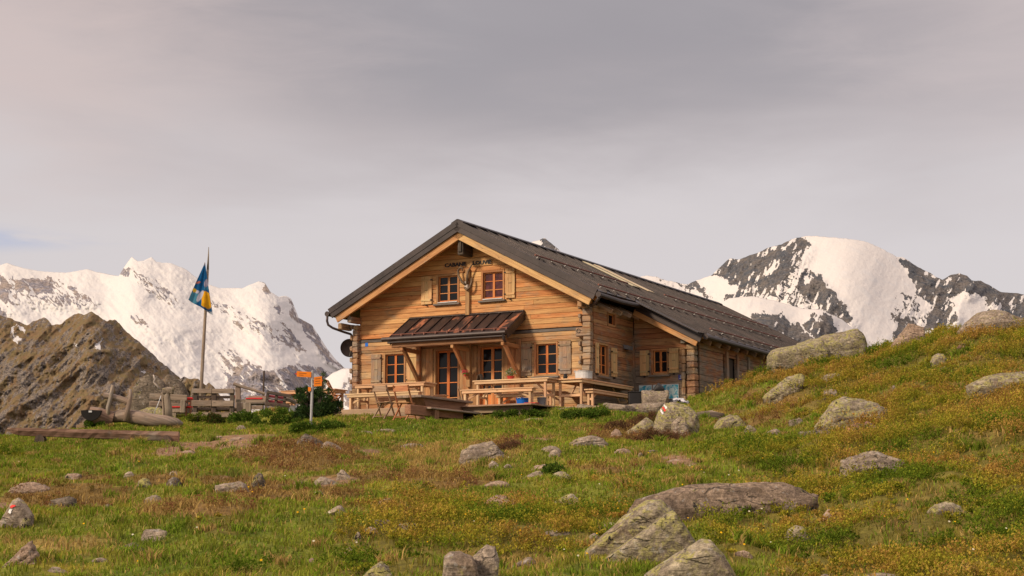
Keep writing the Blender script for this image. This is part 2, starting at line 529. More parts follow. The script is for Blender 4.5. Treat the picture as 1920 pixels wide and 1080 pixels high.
M['rockred'] = rockmat('red_brown_rock', (0.27, 0.15, 0.11), (0.15, 0.085, 0.065), lic=0.1, warm=(0.40, 0.17, 0.09), sc=2.0)
M['rockdark'] = rockmat('dark_rock', (0.20, 0.16, 0.12), (0.10, 0.08, 0.06), lic=0.2, sc=1.6)
M['leaf'] = leafmat('leaves')
M['needle'] = leafmat('needles', 0.15)
M['blade'] = leafmat('grass_blades', 0.35, 0.22, 1.1)


def metal_roof(name):
    m, T, p = newmat(name)
    ob = T.n('ShaderNodeTexCoord').outputs['Object']
    rn = attr(T, 'rnd')
    n = T.noise(T.scale(ob, (1.0, 3.5, 1.0)), 1.5, 6, 0.65)
    n2 = T.noise(ob, 14, 5, 0.6)
    c = T.mix(T.mapr(n, 0.35, 0.68), (0.018, 0.012, 0.012), (0.042, 0.028, 0.026))
    c = T.mix(T.math('MULTIPLY', T.mapr(rn, 0.55, 1.0), 0.5), c, (0.065, 0.045, 0.04))
    c = T.mix(T.mapr(n2, 0.60, 0.74, 0, 0.2), c, (0.11, 0.085, 0.08))
    T.l(c, p.inputs['Base Color'])
    T.l(T.mapr(n2, 0.3, 0.7, 0.34, 0.52), p.inputs['Roughness'])
    p.inputs['Metallic'].default_value = 0.35
    T.l(T.n('ShaderNodeBump', ins={'Strength': 0.15, 'Distance': 0.01, 'Height': n}).outputs[0], p.inputs['Normal'])
    return m


M['roof'] = metal_roof('brown_metal_sheet')


def canopy_metal():
    m, T, p = newmat('canopy_sheet')
    ob = T.n('ShaderNodeTexCoord').outputs['Object']
    rn = attr(T, 'rnd')
    n = T.noise(T.scale(ob, (2.2, 0.8, 1)), 1.6, 6, 0.6, 0.5)
    c = T.mix(T.mapr(n, 0.35, 0.65), (0.028, 0.018, 0.016), (0.055, 0.032, 0.027))
    w = T.math('MULTIPLY', T.mapr(n, 0.53, 0.64), T.mapr(rn, 0.45, 0.65))
    c = T.mix(w, c, (0.46, 0.17, 0.09))
    T.l(c, p.inputs['Base Color'])
    p.inputs['Roughness'].default_value = 0.5
    p.inputs['Metallic'].default_value = 0.2
    return m


M['canopy'] = canopy_metal()

# ------------------------------------------------------------------ terrain
TY = [2, 8, 12, 16, 20, 25, 30, 34, 38, 41, 44, 48]
TPX = {
    -500: [0, 1290, 1095, 992, 935, 890, 862, 848, 842, 848, 856, 868],
    0: [0, 1282, 1088, 988, 928, 880, 850, 833, 822, 824, 835, 850],
    120: [0, 1280, 1086, 985, 925, 877, 846, 826, 810, 808, 822, 838],
    200: [0, 1278, 1085, 984, 922, 874, 843, 822, 803, 796, 806, 820],
    340: [0, 1276, 1080, 980, 918, 872, 842, 822, 803, 791, 788, 800],
    470: [0, 1274, 1076, 976, 914, 868, 839, 817, 800, 789, 786, 798],
    583: [0, 1272, 1074, 972, 911, 866, 838, 814, 799, 787, 785, 799],
    700: [0, 1270, 1073, 972, 911, 868, 838, 812, 797, 785, 785, 800],
    900: [0, 1268, 1070, 969, 908, 865, 835, 813, 797, 786, 784, 798],
    1060: [0, 1266, 1068, 967, 907, 862, 832, 812, 795, 776, 782, 798],
    1170: [0, 1265, 1068, 966, 906, 860, 830, 812, 795, 773, 776, 790],
    1240: [0, 1265, 1067, 965, 905, 858, 828, 810, 792, 776, 760, 770],
    1310: [0, 1264, 1066, 964, 904, 857, 826, 808, 788, 768, 750, 760],
    1370: [0, 1262, 1065, 962, 902, 855, 823, 803, 776, 745, 725, 742],
    1440: [0, 1260, 1064, 958, 898, 851, 816, 788, 752, 716, 690, 712],
    1520: [0, 1256, 1062, 950, 888, 838, 798, 760, 724, 694, 676, 700],
    1630: [0, 1252, 1060, 942, 868, 810, 766, 732, 700, 676, 662, 685],
    1740: [0, 1248, 1058, 934, 857, 792, 742, 702, 666, 642, 634, 660],
    1840: [0, 1242, 1056, 928, 848, 776, 722, 680, 644, 620, 618, 640],
    1920: [0, 1238, 1054, 922, 838, 762, 706, 664, 632, 614, 618, 640],
    2400: [0, 1220, 1040, 900, 800, 710, 640, 600, 570, 556, 560, 580]}
QN, YN = 640, 420
Q0, Q1 = -0.60, 0.62
gq = np.linspace(Q0, Q1, QN)
gy = np.geomspace(5.0, 110.0, YN)


def _build_grid():
    cols = sorted(TPX)
    qs = []; Zt = []
    for c in cols:
        zr = []
        for Y, py in zip(TY[1:], TPX[c][1:]):
            zr.append(at(c, py, Y)[2])
        qs.append((c - 960) / F * 0.998)
        t = zr[-1]
        Yk = TY[1:] + [52, 60, 75, 90, 110]
        zr = zr + [t, t - 0.1, t - 3, t - 9, t - 20]
        Zt.append(np.interp(gy, Yk, zr))
        below = gy < 8
        Zt[-1][below] = zr[0] + (gy[below] - 8) * 0.1
    Zt = np.array(Zt)
    Zg = np.array([np.interp(gq, qs, Zt[:, j]) for j in range(YN)])     # (YN,QN)
    for _ in range(3):
        k = 11
        P = np.pad(Zg, ((k, k), (k, k)), 'edge')
        c1 = np.cumsum(np.insert(P, 0, 0, 0), 0); A = (c1[k:] - c1[:-k]) / k
        c2 = np.cumsum(np.insert(A, 0, 0, 1), 1); A = (c2[:, k:] - c2[:, :-k]) / k
        o = (A.shape[0] - YN) // 2; o2 = (A.shape[1] - QN) // 2
        Zg = A[o:o + YN, o2:o2 + QN]
    Qm, Ym = np.meshgrid(gq, gy)
    X = Qm * Ym
    amp = sstep(Ym, 5, 9) * (1 - 0.75 * sstep(Ym, 36, 41) * (np.abs(Qm) < 0.11))
    Zg = Zg + amp * (0.34 * (fbm(X / 3.1, Ym / 3.1, 3, 3) - 0.5) + 0.26 * (fbm(X / 1.1, Ym / 1.1, 8, 3) - 0.5) + 0.10 * (fbm(X / 0.35, Ym / 0.35, 12, 3) - 0.5))
    rt_ = sstep(Qm, 0.06, 0.16) * sstep(Ym, 5, 9)
    Zg = Zg + rt_ * (0.20 * (fbm(X / 0.75, Ym / 0.75, 5, 2) - 0.45) + 0.10 * (fbm(X / 0.3, Ym / 0.3, 6, 2) - 0.5))
    # hummocks and hollows: (px, Y, rpx, rY, height)
    for px, Y, rx, ry, h in BUMPS:
        q = (px - 960) / F
        g = np.exp(-((Qm - q) / (rx / F)) ** 2 - ((Ym - Y) / ry) ** 2)
        Zg = Zg + h * g
    return Zg


BUMPS = [(560, 27.5, 110, 2.2, 0.22), (790, 28, 110, 3, -0.14), (470, 40.6, 60, 1.0, 0.10), (520, 40.5, 45, 0.8, 0.28),
         (60, 25, 110, 2.5, 0.12), (430, 14.5, 150, 1.6, 0.10), (1500, 23, 120, 2.0, 0.12), (1120, 39.5, 70, 0.9, 0.10),
         (1000, 26, 90, 1.5, 0.10), (250, 22.5, 120, 1.6, 0.10), (620, 38.8, 70, 1.2, 0.10), (1700, 30, 80, 2.0, 0.2),
         (1850, 36, 60, 2.0, 0.2), (1600, 36, 60, 2.0, 0.15), (380, 33, 150, 1.5, -0.06), (1090, 40.6, 80, 0.7, 0.17), (960, 41.0, 70, 0.8, 0.26), (1030, 41.0, 60, .6, .10), (520, 40.6, 40, 0.5, 0.05), (700, 42.0, 60, .6, .10), (1160, 40.6, 40, .7, .04)]
ZG = _build_grid()
LGY = np.log(gy)


def H(X, Y):
    X = np.asarray(X, float); Y = np.asarray(Y, float)
    q = np.clip((X / np.maximum(Y, 0.1) - Q0) / (Q1 - Q0) * (QN - 1), 0, QN - 1.001)
    t = np.clip((np.log(np.maximum(Y, 5.0)) - LGY[0]) / (LGY[-1] - LGY[0]) * (YN - 1), 0, YN - 1.001)
    i = t.astype(int); j = q.astype(int); fi = t - i; fj = q - j
    return ((ZG[i, j] * (1 - fj) + ZG[i, j + 1] * fj) * (1 - fi) + (ZG[i + 1, j] * (1 - fj) + ZG[i + 1, j + 1] * fj) * fi)


def ground(px, py, y0=8.0, y1=60.0):
    """first point of the terrain met by the sight line through a photo pixel"""
    Ys = np.geomspace(y0, y1, 900)
    r = FW + RT * (px - 960) / F + UP * (540 - py) / F
    P = r[None, :] * (Ys / r[1])[:, None]
    d = P[:, 2] - H(P[:, 0], P[:, 1])
    k = np.argmax(d < 0)
    if d[k] >= 0: k = int(np.argmin(d))
    return P[k]


def gz(X, Y):
    return float(H(X, Y))


# ---- what grows where: soft ellipses measured on the photo (px, py, rx, ry, weight)
BILB = [(1750, 1000, 330, 150, 1.2), (1800, 800, 260, 120, 1.2), (1600, 690, 260, 60, 1.0), (1850, 640, 200, 60, 1.1), (1500, 860, 150, 28, 1.0),
        (1450, 1000, 140, 70, 0.9), (1400, 930, 90, 25, 0.6), (830, 1010, 190, 60, 1.1), (1060, 985, 170, 45, 0.95), (740, 1055, 160, 35, 0.9),
        (410, 985, 80, 20, 1.0), (1150, 925, 120, 20, 0.7), (1400, 715, 70, 30, 0.6), (30, 850, 60, 14, 0.5), (450, 1070, 120, 14, 0.6), (1620, 760, 200, 60, 0.5)]
HEAT = [(570, 855, 105, 30, 1.2), (610, 905, 100, 18, 0.8), (120, 930, 110, 22, 1.0), (380, 955, 130, 14, 0.9), (520, 925, 150, 20, 0.9), (240, 900, 140, 16, 0.7),
        (1215, 815, 110, 18, 1.1), (950, 826, 50, 12, 0.8), (780, 895, 120, 12, 0.8), (1470, 745, 70, 22, 1.0), (1420, 790, 110, 22, 0.6), (1120, 880, 80, 12, 0.6),
        (880, 910, 60, 10, 0.8), (640, 960, 160, 12, 0.5), (1530, 780, 120, 25, 0.4), (500, 790, 40, 16, 0.5), (430, 900, 60, 20, 0.8)]
TANS = [(850, 855, 130, 22, 0.9), (330, 955, 90, 16, 0.9), (110, 1025, 120, 20, 0.6), (1000, 1040, 60, 30, 0.5), (1220, 860, 120, 10, 0.4), (1820, 800, 90, 30, 0.7),
        (1750, 950, 150, 40, 0.5), (700, 840, 60, 10, 0.5), (480, 890, 60, 14, 0.6), (1050, 900, 60, 12, 0.3), (1600, 1050, 120, 30, 0.5), (190, 1010, 60, 14, 0.5)]
SOIL = [(400, 837, 75, 8, 1.6), (470, 822, 45, 7, 1.6), (330, 848, 40, 6, 1.3), (690, 848, 26, 6, 1.1), (1005, 824, 24, 4, 1.3), (1270, 862, 26, 6, 1.2), (1290, 868, 22, 4, 1.0),
        (20, 950, 26, 10, 1.1), (610, 905, 60, 9, 0.9), (900, 792, 20, 4, 0.5), (1190, 885, 20, 4, 0.7), (430, 895, 40, 8, 0.6)]
LUSH = [(720, 800, 200, 14, 1.0), (1050, 785, 130, 12, 1.0), (1300, 835, 160, 22, 0.6), (150, 860, 200, 25, 0.8), (250, 790, 120, 10, 0.8), (600, 1000, 150, 30, 0.5), (430, 780, 120, 14, 0.8)]


def zone(X, Y, Z):
    px, py = pix(X, Y, Z)
    n1 = fbm(X / 1.3, Y / 1.3, 31, 4); n2 = fbm(X / 0.45, Y / 0.45, 41, 3)
    qx = px + (fbm(X / 1.0, Y / 1.0, 51, 3) - 0.5) * 90
    qy = py + (fbm(X / 1.0, Y / 1.0, 61, 3) - 0.5) * 26

    def w(L, wp=1.0):
        s = np.zeros_like(px)
        ux, uy = px + (qx - px) * wp, py + (qy - py) * wp
        for a, b, c, d, k in L:
            s = np.maximum(s, k * np.exp(-(((ux - a) / c) ** 2 + ((uy - b) / d) ** 2) ** 1.3 * 0.7))
        return s
    lush = w(LUSH)
    B = sstep(w(BILB) + (n1 - 0.5) * 0.9 + (n2 - 0.5) * 0.5, 0.42, 0.58)
    R = sstep(w(HEAT) + (n1 - 0.5) * 0.5 + (n2 - 0.5) * 0.6 - 0.5 * lush, 0.40, 0.60)
    T = sstep(w(TANS) + (n2 - 0.5) * 0.9 + (n1 - 0.5) * 0.5 - 0.3 * lush, 0.30, 0.62)
    S = sstep(w(SOIL, 0.35) + (n2 - 0.5) * 0.6, 0.42, 0.58)
    return B, R, T, S, lush, n1, n2


C_SOIL = np.array((0.30, 0.185, 0.11)); C_TAN = np.array((0.38, 0.26, 0.09)); C_GR = np.array((0.190, 0.205, 0.028))
C_GR2 = np.array((0.105, 0.150, 0.018)); C_HE = np.array((0.21, 0.12, 0.045)); C_YE = np.array((0.30, 0.255, 0.040))


def lerp(a, b, t):
    return a * (1 - t[:, None]) + b * t[:, None]


def gcolor(X, Y, Z, far=False):
    B, R, T, S, lush, n1, n2 = zone(X, Y, Z)
    c = lerp(C_GR[None, :], C_YE[None, :], sstep(n1 + (n2 - .5) * .5, 0.42, 0.68) * (1 - 0.6 * np.clip(lush, 0, 1)))
    c = lerp(c, C_GR2[None, :], sstep(n2 + lush * 0.18, 0.52, 0.72) * 0.75)
    c = lerp(c, C_TAN[None, :], np.clip(T * 0.75, 0, 1))
    c = lerp(c, C_HE[None, :], R * 0.85)
    c = lerp(c, np.array((0.17, 0.135, 0.03))[None, :], B * 0.8)
    c = lerp(c, C_SOIL[None, :], S)
    return c, (B, R, T, S, lush, n1, n2)


def build_terrain():
    q = np.linspace(Q0, Q1, 620)
    y = np.concatenate([np.geomspace(5.0, 47.0, 620), np.geomspace(47.6, 110, 40)])
    Qm, Ym = np.meshgrid(q, y)
    X = (Qm * Ym).ravel(); Y = Ym.ravel(); Z = H(X, Y)
    c, zn = gcolor(X, Y, Z)
    c = c * 0.8
    nq, ny = len(q), len(y)
    # apron: the sheet runs on to the sides, behind the camera and down into the valley
    idx = np.arange(nq * ny).reshape(ny, nq)
    Fq = np.stack([idx[:-1, :-1], idx[:-1, 1:], idx[1:, 1:], idx[1:, :-1]], -1).reshape(-1, 4)
    V = np.stack([X, Y, Z], -1)
    nv = len(V)
    ring = [idx[-1, :], ]
    ex = []; ef = []; ec = []

    def strip(prev_pts, prev_ids, new_pts):
        nonlocal nv
        ids = np.arange(nv, nv + len(new_pts)); nv += len(new_pts)
        ex.append(new_pts)
        ef.append(np.stack([prev_ids[:-1], prev_ids[1:], ids[1:], ids[:-1]], -1))
        ec.append(np.tile(np.array((0.09, 0.085, 0.03)), (len(new_pts), 1)))
        return new_pts, ids
    for side in (0, -1):
        P = V[idx[:, side]]; I = idx[:, side]
        sgn = -1 if side == 0 else 1
        for k, (dx, dz) in enumerate(((8, -0.4), (30, -4), (120, -30), (600, -260), (3000, -500))):
            N = V[idx[:, side]].copy(); N[:, 0] += sgn * dx; N[:, 2] += dz
            N[:, 2] += (fbm(N[:, 0] / 9, N[:, 1] / 9, 71, 3) - 0.5) * min(4, dx * 0.1)
            P, I = strip(P, I, N)
    P = V[idx[-1, :]]; I = idx[-1, :]
    for dy, z in ((60, -70), (300, -260), (1500, -460), (7000, -560)):
        N = V[idx[-1, :]].copy(); N[:, 0] *= (110 + dy) / 110.0; N[:, 1] += dy; N[:, 2] = z
        P, I = strip(P, I, N)
    P = V[idx[0, :]]; I = idx[0, :]
    for dy in (5, 12, 40, 200):
        N = V[idx[0, :]].copy(); N[:, 1] -= dy; N[:, 0] *= 1 + dy; N[:, 2] = -1.1 - dy * 0.1
        P, I = strip(P, I, N)
    V = np.concatenate([V] + ex); Fq = np.concatenate([Fq] + ef); c = np.concatenate([c] + ec)
    me = mesh_np('hillside_ground', V, Fq, c)
    m, T, p = newmat('meadow_soil')
    col = attr(T, 'col', 'Color')
    ob = T.n('ShaderNodeTexCoord').outputs['Object']
    n = T.noise(ob, 9, 7, 0.7)
    n2 = T.noise(ob, 40, 4, 0.7)
    T.l(T.mix(1.0, T.mix(T.mapr(n2, 0.5, 0.75, 0, 0.35), col, (0.28, 0.2, 0.09)), T.mapr(n, 0.3, 0.7, 0.6, 1.3), 'MULTIPLY'), p.inputs['Base Color'])
    p.inputs['Roughness'].default_value = 0.95
    p.inputs['Specular IOR Level'].default_value = 0.1
    T.l(T.n('ShaderNodeBump', ins={'Strength': 0.8, 'Distance': 0.03, 'Height': T.math('ADD', n, T.math('MULTIPLY', n2, 0.4))}).outputs[0], p.inputs['Normal'])
    tag(link('ground', me, m, smooth=True), kind='structure')


build_terrain()
NR = np.random.default_rng(11)


def sample(n, q0=-0.40, q1=0.43, y0=9.5, y1=47.0, p=0.55):
    """area sample, denser near the camera (p = exponent of the fall-off)"""
    e = 2 - p
    u = NR.random(n)
    Y = (y0 ** e + u * (y1 ** e - y0 ** e)) ** (1 / e)
    X = NR.uniform(q0, q1, n) * Y
    return X, Y


HOUSE_C = None


def outside_cabin(X, Y, m=0.05):
    s = (X - CC[0]) * AX[0] + (Y - CC[1]) * AX[1]
    b = (X - CC[0]) * BX[0] + (Y - CC[1]) * BX[1]
    inn = (s > -7.6 - m) & (s < 0.1 + m) & (b > -0.1 - m)
    inn |= (s > -0.2) & (s < 2.0 + m) & (b > 2.6 - m)
    inn |= (s > -6.1) & (s < -0.1) & (b > -3.5) & (b < 0.2)        # terrace
    inn |= (s > -9.3) & (s < 1.9) & (b > -2.1) & (b < 0.2)
    return ~inn


def blades():
    n = 600000
    X, Y = sample(n, p=0.8)
    k = outside_cabin(X, Y); X = X[k]; Y = Y[k]
    Z = H(X, Y)
    c, (B, R, T, S, lush, n1, n2) = gcolor(X, Y, Z)
    keep = NR.random(len(X)) < (1 - 0.93 * S) * (1 - 0.6 * B) * (1 - 0.6 * R) * (0.55 + 0.6 * n2)
    X, Y, Z, c, B, R, T, lush, n1, n2 = [a[keep] for a in (X, Y, Z, c, B, R, T, lush, n1, n2)]
    # separate tussocks of longer grass
    nt = 700; tx, ty = sample(nt, p=0.9); nb = 75
    ok = outside_cabin(tx, ty, .3); tx, ty = tx[ok], ty[ok]
    rx = np.repeat(tx, nb) + NR.normal(0, .045, len(tx) * nb); ry = np.repeat(ty, nb) + NR.normal(0, .045, len(tx) * nb)
    rz = H(rx, ry); tcol = gcolor(tx, ty, H(tx, ty))[0]
    straw = NR.random(len(tx)) < .35
    tcol = np.where(straw[:, None], C_TAN[None, :], lerp(tcol, np.array((0.15, 0.24, 0.02))[None, :], np.full(len(tx), .65)))
    X, Y, Z = np.concatenate([X, rx]), np.concatenate([Y, ry]), np.concatenate([Z, rz])
    c = np.concatenate([c, np.repeat(tcol, nb, 0)]); ex_ = np.concatenate([np.zeros(len(T)), np.ones(len(rx))])
    T = np.concatenate([T, np.zeros(len(rx))]); R = np.concatenate([R, np.zeros(len(rx))]); n1 = np.concatenate([n1, np.full(len(rx), .5)])
    n = len(X)
    tuft = fbm(X / 0.22, Y / 0.22, 91, 2)
    h = (0.018 + 0.022 * NR.random(n) + 0.035 * sstep(tuft, 0.52, 0.75) + 0.012 * n1) * (1 + 0.4 * T) * (0.85 + 0.015 * Y) * (1 + 0.8 * ex_)
    wd = (0.0025 + 0.0022 * NR.random(n)) * (0.7 + Y / 16)
    a = NR.random(n) * 2 * np.pi
    ln = h * (0.25 + 0.75 * NR.random(n)); la = NR.random(n) * 2 * np.pi
    dx, dy = np.cos(a) * wd, np.sin(a) * wd
    z0 = Z - 0.012
    p0 = np.stack([X - dx, Y - dy, z0], -1); p1 = np.stack([X + dx, Y + dy, z0], -1)
    mx, my = X + np.cos(la) * ln * 0.3, Y + np.sin(la) * ln * 0.3
    p2 = np.stack([mx + dx * .8, my + dy * .8, Z + h * 0.6], -1); p3 = np.stack([mx - dx * .8, my - dy * .8, Z + h * 0.6], -1)
    p4 = np.stack([X + np.cos(la) * ln, Y + np.sin(la) * ln, Z + h], -1)
    V = np.stack([p0, p1, p2, p3, p4], 1).reshape(-1, 3)
    i = np.arange(n) * 5
    Fc = np.concatenate([np.stack([i, i + 1, i + 2, i + 3], -1), np.stack([i + 3, i + 2, i + 4, i + 4], -1)])
    tri = np.stack([i + 3, i + 2, i + 4], -1)
    j = NR.random((n, 1))
    cc = c * (0.75 + 0.65 * NR.random((n, 1)))
    dry = (NR.random(n) < 0.10 + 0.35 * T + 0.15 * R)[:, None]
    cc = np.where(dry, C_TAN[None, :] * (0.7 + 0.7 * j), cc)
    gg = (NR.random(n) < 0.22 * (1 - R))[:, None]
    cc = np.where(gg & ~dry, np.array((0.17, 0.25, 0.022))[None, :] * (0.7 + 0.7 * j), cc)
    cols = np.repeat(cc, 5, 0)
    # two passes: quads as two triangles + tip
    T3 = np.concatenate([np.stack([i, i + 1, i + 2], -1), np.stack([i, i + 2, i + 3], -1), tri])
    me = mesh_np('grass', V, T3, cols)
    tag(link('grass', me, M['blade']), 'short green and straw coloured alpine grass', 'grass', kind='stuff')


def shrubs(name, n, dens, h0, h1, leaf, palette, stem, label, nl=34, y1=46.5, prob='B'):
    X, Y = sample(n, p=0.75, y1=y1)
    k = outside_cabin(X, Y, 0.15); X = X[k]; Y = Y[k]
    Z = H(X, Y)
    z_ = zone(X, Y, Z)
    w = {'B': z_[0], 'R': z_[1]}[prob] * (1 - z_[3]) * dens
    clump = fbm(X / 0.6, Y / 0.6, 101, 3)
    keep = NR.random(len(X)) < w * sstep(clump, 0.36, 0.56)
    X, Y, Z, clump = X[keep], Y[keep], Z[keep], clump[keep]
    m = len(X)
    Hh = (h0 + (h1 - h0) * (0.5 + 0.5 * NR.random(m)) * sstep(clump, 0.42, 0.70) + 0.25 * h0 * NR.random(m)) * (0.6 + 0.6 * sstep(Y, 10, 26))
    Rr = Hh * NR.uniform(0.45, 0.8, m)
    tone = fbm(X / 1.1, Y / 1.1, 111, 3); t2 = NR.random(m)
    N = m * nl
    rep = np.repeat(np.arange(m), nl)
    # leaves lie on upright sprigs inside a dome
    th = NR.random(N) * 2 * np.pi; rr = np.sqrt(NR.random(N)); hz = NR.random(N) ** 0.7
    sp = NR.integers(0, 9, N); sph = NR.random((m, 9)) * 2 * np.pi; spr = np.sqrt(NR.random((m, 9))); sh = 0.6 + 0.4 * NR.random((m, 9))
    th = sph[rep, sp]; rr = spr[rep, sp]; hz = hz * sh[rep, sp]
    px = X[rep] + np.cos(th) * rr * Rr[rep] + NR.normal(0, .010, N); py = Y[rep] + np.sin(th) * rr * Rr[rep] + NR.normal(0, .010, N)
    pz = Z[rep] + Hh[rep] * hz * (1 - 0.45 * rr ** 2) + 0.01
    sz = leaf * (0.6 + 0.8 * NR.random(N)) * (0.75 + Y[rep] / 38)
    a = NR.random(N) * 2 * np.pi; tilt = NR.normal(0.75, 0.45, N)
    ux, uy = np.cos(a), np.sin(a)
    lx, ly, lz = ux * np.cos(tilt), uy * np.cos(tilt), np.sin(tilt)
    wx, wy = -uy, ux
    c0 = np.stack([px, py, pz], -1)
    L = np.stack([lx, ly, lz], -1) * sz[:, None]; Wd = np.stack([wx, wy, np.zeros(N)], -1) * (sz * 0.33)[:, None]
    V = np.stack([c0, c0 + L * .5 + Wd, c0 + L, c0 + L * .5 - Wd], 1).reshape(-1, 3)
    i = np.arange(N) * 4
    Fc = np.stack([i, i + 1, i + 2, i + 3], -1)
    pal = np.array(palette)
    # bushes differ in tone; young tips brighter, redder; low leaves darker as painted shade
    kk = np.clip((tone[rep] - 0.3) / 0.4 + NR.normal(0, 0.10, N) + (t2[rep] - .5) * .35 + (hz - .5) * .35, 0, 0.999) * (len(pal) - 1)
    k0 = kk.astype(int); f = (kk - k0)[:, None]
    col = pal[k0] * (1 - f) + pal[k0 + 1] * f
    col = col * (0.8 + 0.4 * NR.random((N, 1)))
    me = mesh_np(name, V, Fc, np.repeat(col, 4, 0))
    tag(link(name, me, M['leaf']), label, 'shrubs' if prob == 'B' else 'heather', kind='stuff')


blades()
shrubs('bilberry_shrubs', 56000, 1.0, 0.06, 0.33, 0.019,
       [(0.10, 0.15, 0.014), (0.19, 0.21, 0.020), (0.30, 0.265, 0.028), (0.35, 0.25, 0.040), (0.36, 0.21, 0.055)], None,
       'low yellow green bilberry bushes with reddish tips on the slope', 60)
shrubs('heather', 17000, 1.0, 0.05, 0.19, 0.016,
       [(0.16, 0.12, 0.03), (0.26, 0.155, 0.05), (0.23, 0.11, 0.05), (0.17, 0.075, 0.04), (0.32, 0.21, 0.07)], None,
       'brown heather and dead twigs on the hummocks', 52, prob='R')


def flowers():
    spots = []
    for k in range(80):
        px = NR.uniform(20, 1900); py = NR.uniform(830, 1075)
        if NR.random() < 0.4: px = NR.uniform(1050, 1450); py = NR.uniform(840, 1060)
        spots.append((px, py))
    V = []; Fc = []; cols = []
    for px, py in spots:
        P = ground(px, py)
        if P[1] > 36: continue
        r = NR.uniform(0.006, 0.011); h = NR.uniform(0.06, 0.12)
        c = (0.75, 0.42, 0.02) if NR.random() < 0.55 else (0.62, 0.58, 0.42)
        n0 = len(V)
        V.append((P[0], P[1], P[2] + h + 0.004)); cols.append(c)
        for a in range(7):
            th = a / 7 * 2 * math.pi
            V.append((P[0] + math.cos(th) * r, P[1] + math.sin(th) * r * .7 - r * .4, P[2] + h + math.sin(th) * r * .7)); cols.append(c)
        for a in range(7): Fc.append((n0, n0 + 1 + a, n0 + 1 + (a + 1) % 7))
    me = mesh_np('wildflowers', V, Fc, np.array(cols))
    tag(link('wildflowers', me, M['leaf']), 'tiny yellow and cream wildflowers dotted through the grass', 'wildflowers', kind='stuff')


flowers()

# ------------------------------------------------------------------ mountains
def inpoly(px, py, poly):
    ins = np.zeros(px.shape, bool)
    n = len(poly)
    for i in range(n):
        x0, y0 = poly[i]; x1, y1 = poly[(i + 1) % n]
        c = ((y0 > py) != (y1 > py))
        xx = (x1 - x0) * (py - y0) / ((y1 - y0) if y1 != y0 else 1e-9) + x0
        ins ^= c & (px < xx)
    return ins


